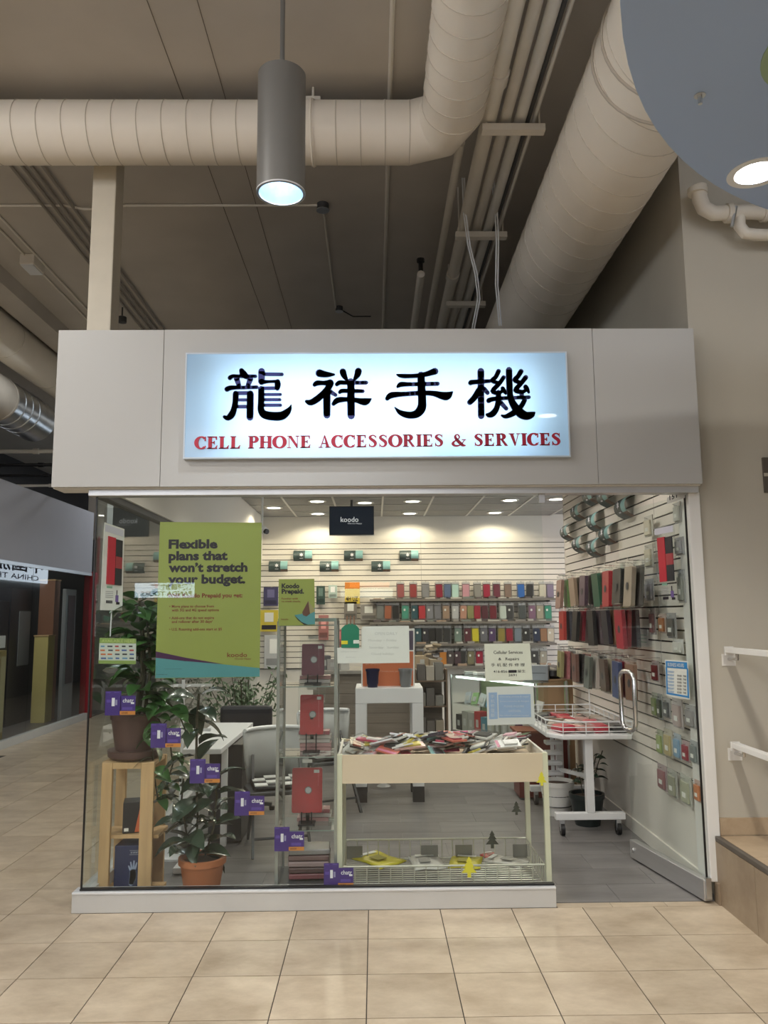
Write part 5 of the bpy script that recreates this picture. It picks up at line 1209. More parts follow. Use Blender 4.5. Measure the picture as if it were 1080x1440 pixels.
def bag(px, py, w_, l_, c, label, rot, zc=bz0+.012, m=None, Y=None, cat='package', group='packs in the wire basket', tilt=(0, 0)):
    p = atZ(px, py, zc); n = 6; b = B()
    for i in range(n+1):
        for j in range(n+1):
            u, v = i/n-.5, j/n-.5; z_ = .012*math.cos(u*PI)*math.cos(v*PI)+.004*math.sin(u*9+v*7); b.v.append(Vector((u*w_, v*l_, z_)))
    for i in range(n):
        for j in range(n): a = i*(n+1)+j; b.f.append([a, a+n+1, a+n+2, a+1])
    t = thing('flat_bag', label, cat, (p.x, max(p.y, by0+.1), zc), group, rot); o = b.build('pouch', m or pmat(c, .3), t, smooth=True, local=True); md = o.modifiers.new('thick', 'SOLIDIFY'); md.thickness = .006
    B().box(-w_*.3, w_*.3, l_*.30, l_*.42, .012, .0135).build('header', PAPER, t, local=True); B().box(-w_*.25, w_*.1, -l_*.2, l_*.1, .0165, .018).build('print', pmat(tuple(max(0, e*.55) for e in c)), t, local=True)
    t.rotation_euler = (tilt[0], tilt[1], rot)
    return t
YB_ = (.62, .56, .03)
bag(532, 1208, .22, .30, YB_, 'yellow plastic bag lying at the left of the wire basket', .7)
bag(600, 1212, .20, .28, (.62, .62, .58), 'white clear bag lying in the middle of the wire basket', .1)
bag(655, 1212, .20, .24, YB_, 'second yellow bag with dark print in the wire basket', -.2)
bag(712, 1210, .16, .26, (.60, .59, .54), 'white folded pack at the right of the wire basket', 1.0)
bag(690, 1204, .10, .13, (.5, .08, .07), 'small red pack at the rear of the wire basket', .3, zc=bz0+.004)
# heap of packages in the tray
random.seed(33)
cols = [(.55, .16, .12), (.03, .03, .03), (.62, .60, .57), (.70, .12, .26), (.75, .45, .52), (.35, .60, .60), (.05, .05, .05), (.58, .57, .53), (.60, .50, .10), (.40, .05, .09), (.68, .66, .62), (.08, .07, .09), (.50, .32, .30), (.64, .63, .66)]
heap = []
for k in range(64):
    u = random.random(); v = random.random(); heap.append((u, v))
heap.sort()
for k, (u, v) in enumerate(heap):
    c = cols[(k*5+int(v*7)) % len(cols)]
    if .34 < u < .46 and v < .4: c = random.choice([(.78, .12, .30), (.80, .62, .66)])
    if u > .70 and v < .6: c = random.choice([(.03, .03, .035), (.66, .64, .60), (.5, .48, .44)])
    if k % 5 == 0: c = (.68, .67, .64)
    x = X0+.07+u*(X1-X0-.14); y = BY0+.125+v*(BY1-BY0-.24)
    lay = k % 4; z_ = zt-.048+lay*.024+.038*math.sin(PI*u)*math.sin(PI*min(1, v*1.2))+.01
    w_, l_ = random.choice([(.085, .17), (.10, .19), (.09, .15), (.13, .18)])
    t = thing('accessory_package', '%s packaged accessory heaped on the cream bin, %s from the left' % (cname(c), ORD[k]), 'package', (x, y, z_), 'packages heaped in the cream bin')
    t.rotation_euler = (random.uniform(-.38, .22), random.uniform(-.35, .35), random.uniform(0, PI))
    B().obox((0, 0, .0), (w_, l_, .010)).build('backing_card', pmat(c, .3), t, local=True); B().obox((0, -l_*.1, .010), (w_*.6, l_*.55, .012)).build('contents', pmat(random.choice(cols), .3), t, local=True, bevel=.003)
    if k % 3 == 0: B().obox((0, 0, .0185), (w_*1.04, l_*1.04, .001)).build('clear_bag', WRAP, t, local=True)
    B().obox((0, l_*.42, .006), (w_*.9, l_*.12, .003)).build('header', pmat(random.choice([(.7, .7, .68), (.5, .5, .5), (.6, .2, .3)])), t, local=True)

# ================================================================== WHITE TABLE WITH ORANGE POSTER
wt = thing('display_table', 'tall white display table with square legs and dark feet', 'table', (.16, 7.45, 0))
wx0, wx1 = atY(500, 1050, 7.22).x, atY(596, 1050, 7.22).x; wz = atY(548, 967, 7.25).z; wl = .10
B().box(wx0, wx1, 7.22, 7.72, wz-.135, wz).build('table_top', WHITEM, wt, bevel=.004)
for x in (wx0, wx1-wl):
    for y in (7.22, 7.62):
        B().box(x, x+wl, y, y+wl, .135, wz-.136).build('leg', WHITEM, wt); B().box(x-.001, x+wl+.001, y-.001, y+wl+.001, 0, .134).build('foot', DARK, wt)
t, q = sheet('poster_board', ((508, 884), (583, 884), (583, 967), (508, 967)), 'orange poster board in a white frame standing on the white table', 'poster', PAPER, Y=7.42, th=.02)
patch(t, ((510, 916), (581, 916), (581, 965), (510, 965)), mat('orange_poster', (.50, .145, .06), .5, var=.12, scale=6), Y=7.42, d=.002); patch(t, ((511, 887), (581, 887), (581, 914), (511, 914)), mat('poster_photo', (.10, .08, .12), .5, var=.5, scale=9), Y=7.42, d=.002)
words(t, 'Choose your perfect plan', 534, 946, 40, 3.5, mat('pale_orange', (.6, .35, .25), .6), Y=7.42, d=.004); words(t, 'SMART', 514, 935, 22, 5, mat('pale_orange', (.6, .35, .25), .6), Y=7.42, d=.004)
for px, lb, mm in ((524, 'navy blue plastic cup standing on the white table', mat('navy_cup', (.008, .01, .045), .3)), (570.5, 'grey plastic cup standing on the white table', mat('grey_cup', (.19, .195, .20), .4))):
    p = atY(px, 967, 7.30); t = thing('plastic_cup', lb, 'cup', (p.x, 7.30, wz), 'cups on the white table')
    b = B().lathe([(.045, 0), (.060, .145), (.066, .145), (.066, .165), (.058, .165), (.052, .03)], (p.x, 7.30, wz), 24); b.f = b.f[:-1]; b.build('cup_body', mm, t, smooth=True); B().lathe([(.05, .03), (.05, .034)], (p.x, 7.30, wz), 20).build('cup_base', mm, t)
t = thing('potted_cactus', 'small dark spiky plant on a stemmed foot under the white table', 'plant', (.08, 7.9, 0))
B().lathe([(.07, 0), (.06, .01), (.012, .03), (.012, .12), (.05, .14)], (.08, 7.9, 0), 16).build('stand', WHITEM, t, smooth=True)
fb = B(); random.seed(9)
for k in range(120):
    d = Vector((random.uniform(-1, 1), random.uniform(-.6, .6), random.uniform(-.1, .8))).normalized()*random.uniform(.1, .24); s_ = d.orthogonal().normalized()*.008; p = Vector((.08, 7.9, .14)); fb.add([p, p+d*.5-s_, p+d, p+d*.5+s_], [(0, 1, 2, 3)])
fb.build('foliage', LEAFD, t)['kind'] = 'stuff'

# ================================================================== REAR COUNTER, SHELVES, GLASS COUNTER
WOODG = mat('grey_oak', (.235, .20, .165), .5, var=.22, scale=3, stretch=(.6, 4, 22))
ct = thing('service_counter', 'grey oak plank counter behind the white table', 'counter', (0, 9.2, 0))
cx0, cx1 = atY(440, 1000, 9.0).x, atY(622, 1000, 9.0).x
B().box(cx0, cx1, 9.03, 9.6, 0, .99).build('carcass', DGREY, ct)
for k in range(9): B().box(cx0, cx1, 9.0, 9.028, .02+k*.108, .02+k*.108+.105).build('plank', WOODG, ct)
B().box(cx0-.03, cx1+.03, 8.96, 9.65, .99, 1.03).build('counter_top', mat('counter_stone', (.33, .31, .28), .3, var=.1, scale=20), ct, bevel=.004)
random.seed(17)
clut = [(470, 9, (.40, .38, .36), .16, .12), (484, 9, (.55, .54, .50), .10, .2), (455, 9, (.12, .12, .13), .14, .16), (545, 9.3, (.2, .2, .2), .2, .1), (592, 9.2, (.42, .33, .22), .16, .14), (604, 9.3, (.10, .09, .09), .14, .18), (612, 9.1, (.36, .30, .22), .12, .10)]
for k, (px, Y, c, w_, h_) in enumerate(clut):
    p = atY(px, 950, Y+.15); t = thing('stock_box', '%s stock box on the grey oak counter, %s from the left' % (cname(c), ORD[sorted([e[0] for e in clut]).index(px)]), 'box', (p.x, Y+.15, 1.03), 'boxes on the rear counter')
    B().obox((0, 0, h_/2), (w_, .14, h_), (0, 0, random.uniform(-.3, .3))).build('box_body', pmat(c, .5), t, local=True, bevel=.003); B().obox((0, -.072, h_*.5), (w_*.5, .002, h_*.4)).build('print', pmat((.5, .5, .48)), t, local=True)
# goods on the left of the end wall
for k, (x0, x1, y0, y1, c, lb) in enumerate(((371, 391, 826, 852, (.05, .045, .12), 'navy flat box hanging left of the small green poster'), (366, 391, 858, 888, (.60, .48, .05), 'yellow and black phone box left of the small green poster'), (372, 402, 893, 940, (.55, .56, .58), 'white leaning board below the small green poster'), (445, 457, 824, 850, (.04, .08, .07), 'dark green hanging pack right of the small green poster'), (462, 474, 823, 841, (.48, .60, .56), 'pale teal hanging pack on the end wall'), (448, 462, 865, 900, (.42, .18, .17), 'rose boxed charger behind the glass tower'), (476, 480, 885, 910, (.4, .12, .12), 'slim red pack beside the green card'), (507, 530, 850, 872, (.30, .28, .26), 'grey blister pack above the white sheet'), (484, 502, 846, 870, (.22, .2, .18), 'brown grey blister pack above the green card'))):
    Y = YB-.10; a = atY(x0, y0, Y); b_ = atY(x1, y1, Y)
    t = thing('hanging_package', lb, 'package', ((a.x+b_.x)/2, Y, b_.z), 'larger packs at the rear')
    B().box(a.x, b_.x, Y-.015, Y+.015, b_.z, a.z).build('box_body', pmat(c, .4), t, bevel=.003)
    w_, h_ = b_.x-a.x, a.z-b_.z
    B().box(a.x+w_*.25, b_.x-w_*.25, Y-.018, Y-.0155, b_.z+h_*.45, a.z-h_*.12).build('window_print', PAPER if k in (1, 7, 8) else pmat(tuple(min(1, e*2+.05) for e in c)), t)
    B().box(a.x+w_*.1, b_.x-w_*.1, Y-.018, Y-.0155, b_.z+h_*.1, b_.z+h_*.3).build('label_print', INK if k == 1 else pmat(tuple(e*.5 for e in c)), t)
    B().tube([((a.x+b_.x)/2, Y, a.z+.01), ((a.x+b_.x)/2, YB-.03, a.z+.01)], .004, 5).build('hook', CHROME, t)
# yellow sale pack
a = atY(485, 819, YB-.10); b_ = atY(506, 849, YB-.10); t = thing('hanging_package', 'yellow pack with black letters beside the small green poster', 'package', (a.x, YB-.1, b_.z), 'larger packs at the rear')
B().box(a.x, b_.x, YB-.115, YB-.09, b_.z, a.z).build('box_body', mat('yellow_pack', (.70, .52, .06), .4), t); B().box(a.x, b_.x, YB-.1165, YB-.1145, a.z-.09, a.z).build('orange_band', mat('orange_band', (.75, .25, .04), .4), t); words(t, '4H UZ', 486.5, 845, 17, 6, INK, Y=YB-.117, bold=.02, cap=.69)
# side shelves right of the white table
ss = thing('stock_shelf', 'brown open shelf with loose stock between white table and glass counter', 'shelf', (.72, 9.0, 0))
sx0, sx1 = atY(584, 1000, 8.8).x, atY(628, 1000, 8.8).x
for x in (sx0, sx1): B().box(x-.01, x+.01, 8.72, 8.96, 0, 1.05).build('side_panel', mat('shelf_brown', (.16, .11, .075), .5), ss)
for z_ in (.08, .36, .66, .93): B().box(sx0+.012, sx1-.012, 8.72, 8.96, z_-.012, z_).build('shelf_board', mat('shelf_brown', (.16, .11, .075), .5), ss)
random.seed(8)
for si, z_ in enumerate((.08, .36, .66, .93)):
    for k in range(3):
        c = random.choice([(.30, .26, .2), (.12, .11, .10), (.42, .38, .32), (.2, .19, .17)]); w_ = (sx1-sx0-.05)/3; h_ = random.uniform(.10, .2)
        tag(B().obox((sx0+.02+w_*(k+.5), 8.82, z_+h_/2), (w_*.9, .15, h_)).build('stock_box', pmat(c, .5), bevel=.003), '%s stock box on the brown shelf, %s board up, %s from the left' % (cname(c), ORD[si], ORD[k]), 'box', 'boxes on the brown shelf')
for k in range(9):
    c = random.choice([(.42, .33, .22), (.07, .06, .06), (.5, .45, .38), (.25, .2, .15)]); h_ = 1.16
    tag(B().obox((sx0+.05+random.random()*(sx1-sx0-.1), 8.84, h_+.01+.017*k), (.14, .09, .022), (random.uniform(-.2, .2), random.uniform(-.2, .2), random.uniform(0, 3))).build('loose_case', pmat(c, .4)), '%s loose case in the pile on top of the brown shelf, %s up' % (cname(c), ORD[k]), 'phone case', 'pile on the brown shelf')
# glass counter standing at an angle
A0 = Vector((.80, 8.55, 0)); A1 = Vector((1.47, 7.38, 0)); AD = (A1-A0).normalized(); AN = Vector((AD.y, -AD.x, 0))
if AN.y > 0: AN = -AN
AL = (A1-A0).length; DP = .40
gc = thing('glass_counter', 'angled glass display counter full of boxed goods behind the notices', 'display case', (A0+A1)/2-AN*DP/2)
def gbox(s0, s1, d0, d1, z0, z1, nm, m, par=None):
    q = [A0+AD*s0-AN*d0, A0+AD*s1-AN*d0, A0+AD*s1-AN*d1, A0+AD*s0-AN*d1]
    return B().add([p+Vector((0, 0, z0)) for p in q]+[p+Vector((0, 0, z1)) for p in q], [(0, 3, 2, 1), (4, 5, 6, 7), (0, 1, 5, 4), (1, 2, 6, 5), (2, 3, 7, 6), (3, 0, 4, 7)]).build(nm, m, par or gc)
GB = mat('counter_grey', (.40, .39, .37), .4)
gbox(0, AL, 0, DP, .0, .42, 'base_cabinet', GB); gbox(0, AL, .0, .006, .44, 1.0, 'front_pane', GLASS); gbox(0, AL, 0, DP, 1.0, 1.008, 'top_pane', GLASS); gbox(0, .006, .01, DP, .44, 1.0, 'end_pane', GLASS)
for s_ in (0, AL-.014):
    for d in (0, DP-.014): gbox(s_, s_+.014, d, d+.014, .42, 1.01, 'corner_post', ALU)
gbox(.008, AL-.008, .03, DP-.02, .705, .713, 'glass_shelf', GLASS_SIDE); gbox(0, AL, DP, DP+.01, .42, 1.0, 'back_panel', mat('counter_back', (.30, .36, .22), .5, var=.2)); gbox(0, AL, -.002, .02, .42, .44, 'bottom_rail', ALU)
lt = (A0+A1)/2-AN*.06; 
B().beam(A0+AD*.05-AN*.05+Vector((0, 0, .985)), A1-AD*.05-AN*.05+Vector((0, 0, .985)), .02, .02).build('lamp_strip', emit('counter_strip', (.9, 1, .96), 2.5), gc)
random.seed(14)
lowc = [(.06, .06, .06), (.45, .44, .40), (.46, .44, .40), (.50, .06, .07), (.10, .27, .36), (.55, .53, .45), (.30, .30, .26), (.45, .44, .42), (.52, .5, .45), (.10, .03, .09), (.46, .45, .42), (.42, .42, .4)]
for k, c in enumerate(lowc):
    s_ = .03+k*(AL-.06)/len(lowc); w_ = (AL-.06)/len(lowc)*.9; h_ = random.uniform(.15, .22)
    q = A0+AD*(s_+w_/2)-AN*.09
    t = thing('boxed_phone', '%s boxed phone in the bottom of the glass counter, %s from the left' % (cname(c), ORD[k]), 'box', q+Vector((0, 0, .441)), 'boxes in the glass counter', math.atan2(AD.y, AD.x))
    B().obox((0, 0, h_/2), (w_, .09, h_)).build('box_body', pmat(c, .4), t, local=True, bevel=.002); B().obox((0, -.046, h_*.45), (w_*.4, .002, h_*.35)).build('print', pmat((.6, .6, .58)), t, local=True)
upc = [(.55, .58, .62), (.35, .55, .25), (.62, .66, .66), (.10, .35, .60), (.85, .80, .05), (.85, .8, .05), (.6, .62, .6), (.50, .55, .58), (.75, .72, .10), (.58, .55, .5)]
for k, c in enumerate(upc):
    s_ = .08+k*(AL-.12)/len(upc); q = A0+AD*(s_+.05)-AN*.12
    t = thing('sim_pack', '%s leaflet pack on the glass counter shelf, %s from the left' % (cname(c), ORD[k]), 'package', q+Vector((0, 0, .715)), 'packs on the counter shelf', math.atan2(AD.y, AD.x))
    B().obox((0, .02, .055), (.10, .012, .12), (-.35, random.uniform(-.2, .2), 0)).build('leaflet', pmat(c, .35), t, local=True); B().obox((0, .012, .05), (.05, .013, .05), (-.35, 0, 0)).build('print', pmat((.62, .62, .6)), t, local=True)
for k in range(7):
    c = random.choice([(.6, .62, .6), (.45, .5, .48), (.3, .3, .3), (.55, .45, .4)]); q = A0+AD*(.1+k*.17)-AN*.2
    tag(B().obox(q+Vector((0, 0, 1.024)), (.13, .10, .028), (0, 0, random.uniform(0, 3))).build('loose_pack', pmat(c, .3), bevel=.004), '%s pack lying on top of the glass counter, %s from the left' % (cname(c), ORD[k]), 'package', 'packs on the glass counter')
q = A0+AD*1.12-AN*.22; t = thing('cash_drawer', 'grey storage box at the right end of the glass counter', 'box', q+Vector((0, 0, 1.012)), None, math.atan2(AD.y, AD.x)*.3)
B().obox((0, 0, .07), (.24, .16, .14)).build('box_body', mat('box_grey', (.26, .28, .31), .5), t, local=True, bevel=.004); B().obox((0, -.081, .07), (.2, .003, .005)).build('seam_line', DGREY, t, local=True)

# ================================================================== ROLLING CART
cx0, cx1, cy0, cy1 = 1.30, 1.915, 6.02, 7.18
zc0 = .705; zc1 = .835
kt = thing('rolling_cart', 'white rolling cart with wire rim on T-shaped legs by the slat wall', 'cart', (1.6, 6.6, 0))
rimp = [(cx0, cy0+.14), (cx0+.10, cy0), (cx1, cy0), (cx1, cy1), (cx0, cy1)]
B().slab(rimp, zc0, zc0+.035).build('table_top', WHITEM, kt, bevel=.008)
for z_ in (zc0+.06, zc0+.09, zc1): B().tube([(x, y, z_) for x, y in rimp], .007 if z_ == zc1 else .004, 6, closed=True).build('rim_wire', WHITEM, kt)
B().tube([(cx0+.02, cy1, zc1+.16), (cx1, cy1, zc1+.16)], .008, 6).build('rear_bar', WHITEM, kt)
for x in (cx0+.02, cx1): B().tube([(x, cy1, zc0+.03), (x, cy1, zc1+.16)], .007, 6).build('rear_post', WHITEM, kt)
for i in range(len(rimp)):
    a, b_ = rimp[i], rimp[(i+1) % len(rimp)]; n_ = max(1, int(math.hypot(a[0]-b_[0], a[1]-b_[1])/.14))
    for k in range(n_): x = a[0]+(b_[0]-a[0])*k/n_; y = a[1]+(b_[1]-a[1])*k/n_; B().tube([(x, y, zc0+.03), (x, y, zc1)], .004, 5).build('upright_wire', WHITEM, kt)
for y in (6.12, 7.08):
    B().box(1.575, 1.635, y-.03, y+.03, .165, zc0-.001).build('leg', WHITEM, kt, bevel=.004); B().box(1.34, 1.86, y-.03, y+.03, .115, .164).build('foot_bar', WHITEM, kt, bevel=.004)
    for x in (1.39, 1.81):
        c_ = B().box(x-.018, x+.018, y-.02, y+.02, .055, .114).build('caster_fork', GALV, kt, bevel=.004); B().tube([(x-.014, y, .047), (x+.014, y, .047)], .046, 18).build('wheel', BLACK, c_, smooth=True); B().tube([(x-.016, y, .047), (x+.016, y, .047)], .016, 10).build('hub', GALV, c_, smooth=True)
B().beam((1.6, 6.15, .42), (1.6, 7.05, .30), .03, .03).build('brace', WHITEM, kt)
random.seed(77)
ccol = [(.42, .03, .05), (.55, .25, .22), (.38, .03, .05), (.06, .06, .06), (.35, .28, .22), (.5, .46, .42), (.45, .04, .06), (.2, .2, .2), (.12, .1, .1), (.42, .05, .06), (.5, .3, .26), (.3, .25, .2), (.06, .06, .06), (.46, .04, .06)]
for k, c in enumerate(ccol):
    x = cx0+.14+(k % 4)*.135; y = cy0+.17+(k//4)*.24; lay = 0
    t = thing('folded_pouch', '%s wrapped pouch on the rolling cart, %s from the front' % (cname(c), ORD[k]), 'package', (x, y, zc0+.036), 'wrapped pouches on the rolling cart', random.uniform(-.4, .4))
    o = B().obox((0, 0, .028), (.125, .20, .055), (random.uniform(-.1, .1), random.uniform(-.12, .12), 0)).build('pouch', pmat(c, .3), t, local=True, bevel=.022)
    if k % 3 == 1:
        B().obox((0, 0, .03), (.13, .21, .062)).build('clear_wrap', WRAP, t, local=True)
# pots under the cart
pb0 = atZ(836, 1164, 0)
t = thing('potted_plant', 'small dark plant in a black pot under the rolling cart', 'plant', (1.66, 6.42, 0)); pot(t, (1.66, 6.42, 0), .095, .13, .24, mat('black_pot', (.02, .028, .028), .4), .008)
random.seed(2)
for k in range(4):
    a = k*1.7; p0 = Vector((1.66+.03*math.cos(a), 6.42+.03*math.sin(a), .21)); p1 = p0+Vector((.08*math.cos(a)+.03, .05*math.sin(a), random.uniform(.15, .36))); B().tube([p0, p0.lerp(p1, .6)+Vector((0, 0, .03)), p1], .004, 6).build('stem', STEM, t, smooth=True)
    for j in range(6):
        an = j*1.9+k; leaf_at(LM2, t, p0.lerp(p1, .4+.1*j), (math.cos(an), math.sin(an)*.6-.2, .1), random.uniform(.06, .10))
t = thing('white_pot', 'white ringed plant pot behind the black pot', 'pot', (1.50, 6.75, 0)); pot(t, (1.50, 6.75, 0), .10, .135, .27, WHITEP, .006)
for z_ in (.08, .16): B().tube([(1.50+.122*math.cos(2*PI*k/24), 6.75+.122*math.sin(2*PI*k/24), z_) for k in range(24)], .004, 5, closed=True).build('ring', DGREY, t)
t = thing('wooden_chest', 'dark red lacquered chest behind the rolling cart', 'chest', (1.42, 7.6, 0)); DR = mat('dark_red_lacquer', (.13, .018, .014), .35)
B().box(1.28, 1.72, 7.25, 7.55, .02, .58).build('chest_body', DR, t, bevel=.005); B().box(1.26, 1.74, 7.23, 7.57, .58, .60).build('lid', mat('chest_lid', (.22, .06, .03), .4), t)
t = thing('cardboard_box', 'brown cardboard box behind the rolling cart', 'box', (1.72, 7.75, .0)); CB = mat('cardboard', (.33, .21, .115), .75, var=.08)
B().box(1.60, 1.88, 7.62, 7.88, 0, 1.02).build('box_body', CB, t); B().box(1.60, 1.88, 7.618, 7.621, .5, .54).build('tape', mat('tape_tan', (.45, .34, .2), .4), t)
t = thing('camera_bag', 'black soft bag lying on the cardboard box', 'bag', (1.72, 7.75, 1.02)); o = B().lathe([(.07, 0), (.10, .03), (.09, .08), (.03, .11)], (0, 0, 0), 14).build('bag_body', BLACK, t, smooth=True, local=True); B().tube([(-.09, 0, .05), (-.05, -.03, .16), (.05, -.03, .16), (.09, 0, .05)], .006, 6).build('strap', WHITEM, t, smooth=True, local=True)
for k in range(3):
    p = (1.42+.02*k, 7.30, .60+.0)
t = thing('stacked_trays', 'stack of white trays between chest and cart leg', 'tray', (1.53, 6.98, 0))
for k in range(5): B().box(1.46, 1.60, 6.93, 7.03, .27+k*.085, .27+k*.085+.03).build('tray', WHITEM, t, bevel=.006)
B().box(1.515, 1.545, 7.0, 7.02, 0, .66).build('post', WHITEM, t)

# ================================================================== STOCK HANGING ON THE SIDE SLAT WALL
random.seed(101)
R1 = [(.36, .22, .18), (.16, .30, .10), (.09, .04, .07), (.42, .31, .22), (.10, .08, .06), (.28, .22, .19), (.10, .06, .09), (.02, .02, .02), (.02, .025, .05), (.02, .11, .06), (.015, .015, .015), (.50, .04, .04), (.40, .02, .03), (.34, .02, .03), (.45, .32, .32), (.02, .02, .02), (.06, .05, .05), (.22, .2, .17), (.28, .24, .18), (.12, .11, .1)]
R2 = [(.46, .05, .04), (.05, .06, .08), (.10, .11, .13), (.02, .02, .02), (.22, .015, .03), (.12, .09, .11), (.02, .02, .02), (.13, .1, .11), (.06, .05, .06), (.02, .02, .03), (.35, .20, .12), (.10, .06, .09), (.40, .02, .04), (.30, .02, .03), (.07, .07, .08)]
R3 = [(.28, .26, .12), (.42, .15, .16), (.10, .10, .09), (.16, .08, .06), (.02, .02, .02), (.40, .06, .07), (.10, .12, .10), (.55, .53, .48), (.02, .02, .02), (.10, .07, .05), (.44, .40, .30), (.40, .03, .04), (.03, .05, .14), (.22, .02, .04), (.26, .15, .09), (.20, .11, .07)]
M_TAB = {}
def tabmesh(w_, h_):
    k = (w_, h_)
    if k not in M_TAB:
        b = rbox(w_, h_, .018, .07); b.v = [Vector((v.y, v.x, v.z)) for v in b.v]; b.f = [list(reversed(f)) for f in b.f]
        c = B().box(-.011, .011, -w_/2-.008, w_/2+.008, -h_-.006, .045)
        M_TAB[k] = (mesh_of(b, 'tablet_cover', PAPER), mesh_of(c, 'clear_bag', WRAP))
    return M_TAB[k]
def stack_row(cols_, pxa, pya, pxb, pyb, rowname, h_, tipx, per=3):
    n_h = math.ceil(len(cols_)/per); k = 0
    Ya = atX(pxa, pya, tipx).y; Yb = atX(pxb, pyb, tipx).y; za = atX(pxa, pya, tipx).z; zb_ = atX(pxb, pyb, tipx).z
    for hk in range(n_h):
        f_ = hk/(n_h-1); inv = 1/Ya+(1/Yb-1/Ya)*f_; Y = 1/inv; z_ = (za+zb_)/2
        for e in range(per):
            if k >= len(cols_): break
            c = cols_[k]; x = tipx+.012+e*.052; w_ = .165
            t = thing('hanging_tablet_case', '%s tablet case, %s row on the side wall, %s from its far end' % (cname(c), rowname, ORD[k]), 'tablet case', (x, Y, z_), 'tablet cases on the side slat wall')
            cov, bagm = tabmesh(w_, h_)
            sc = random.uniform(.93, 1.03); rt = (random.uniform(-.04, .04), random.uniform(-.06, .10), random.uniform(-.05, .05))
            part_copy(cov, 'tablet_cover', t, (0, 0, -.04), rt, (1.6, 1, sc), pmat(c, .35)); part_copy(bagm, 'clear_bag', t, (0, 0, -.04), rt, (1.1, 1, sc))
            if e == 0:
                n = 16; o = B().add([(-.016, .028*math.cos(2*PI*q/n), -.04-h_*.5+.028*math.sin(2*PI*q/n)) for q in range(n)], [list(range(n))]).build('swivel_ring', DGREY, t, local=True); o.rotation_euler = rt
                B().tube([(0, 0, .003), (XR-x, 0, .003)], .004, 6).build('hook', CHROME, t, local=True); B().tube([(-.02, 0, .02), (-.012, 0, .003), (0, 0, .003)], .004, 6).build('hook_tip', CHROME, t, local=True)
            k += 1
stack_row(R1, 786, 806, 884, 794, 'upper', .265, 1.735)
stack_row(R2, 789, 854, 868, 849, 'middle', .275, 1.735)
stack_row(R3, 787, 913, 884, 921, 'lower', .255, 1.735)
small = [(905, 919, 728, 757, (.62, .57, .45)), (948, 957, 708, 737, (.55, .55, .50)), (950, 961, 757, 782, (.30, .30, .32)), (907, 918, 767, 800, (.52, .48, .36)), (906, 920, 815, 845, (.45, .43, .48)), (953, 962, 802, 848, (.30, .31, .28)), (914, 921, 855, 892, (.22, .10, .10)), (927, 936, 863, 890, (.38, .17, .08)), (938, 950, 862, 897, (.12, .12, .11)), (946, 961, 898, 918, (.62, .62, .58)), (917, 926, 928, 957, (.18, .03, .03)), (917, 924, 973, 1006, (.28, .36, .16)), (925, 931, 975, 1010, (.06, .08, .06)), (934, 942, 980, 1008, (.12, .13, .13)), (944, 961, 980, 1020, (.45, .36, .34)), (964, 977, 990, 1020, (.28, .27, .27)), (924, 932, 1025, 1058, (.34, .42, .16)), (934, 945, 1023, 1061, (.48, .40, .20)), (948, 957, 1030, 1064, (.22, .36, .50)), (960, 969, 1040, 1068, (.32, .05, .07)), (971, 981, 1040, 1070, (.22, .25, .25)), (925, 937, 1072, 1106, (.35, .17, .18)), (940, 951, 1080, 1116, (.34, .34, .26)), (954, 974, 1085, 1124, (.42, .43, .32)), (977, 986, 1095, 1124, (.55, .22, .10))]
for k, (x0, x1, y0, y1, c) in enumerate(small):
    xp = XR-.05; a = atX(x0, y0, xp); b_ = atX(x1, y0, xp); h_ = a.z-atX(x0, y1, xp).z; Yc = (a.y+b_.y)/2; w_ = min(.16, abs(a.y-b_.y))
    t = thing('accessory_blister', '%s accessory pack behind the glass door, %s of twenty-five counting down' % (cname(c), ORD[k]), 'package', (xp, Yc, a.z), 'accessory packs by the door')
    B().box(-.003, .003, -w_/2, w_/2, -h_, 0).build('backing_card', pmat(tuple(.4*e+.30 for e in c), .45), t, local=True); B().box(-.018, -.003, -w_*.36, w_*.36, -h_*.92, -h_*.22).build('contents', pmat(c, .3), t, local=True, bevel=.003)
    B().box(-.0205, -.0185, -w_*.2, w_*.15, -h_*.75, -h_*.58).build('price_label', PAPER, t, local=True); B().tube([(-.03, 0, -.012), (-.01, 0, -.02), (.045, 0, -.02)], .003, 5).build('hook', CHROME, t, local=True)
a = atX(889, 884, XR-.004); b_ = atX(912, 910, XR-.004); t = thing('wall_notice', 'white notice with a blue mark on the side slat wall', 'notice', (XR, (a.y+b_.y)/2, b_.z))
B().box(XR-.006, XR-.003, b_.y, a.y, b_.z, a.z).build('sheet', PAPER, t); B().box(XR-.008, XR-.0055, a.y-.07, a.y-.03, a.z-.09, a.z-.03).build('blue_mark', mat('blue_mark', (.03, .10, .4), .4), t)
for k in range(3): B().box(XR-.0075, XR-.0055, b_.y+.03, a.y-.10, b_.z+.03+k*.025, b_.z+.035+k*.025).build('text_line', mat('green_ink', (.25, .45, .33), .6), t)
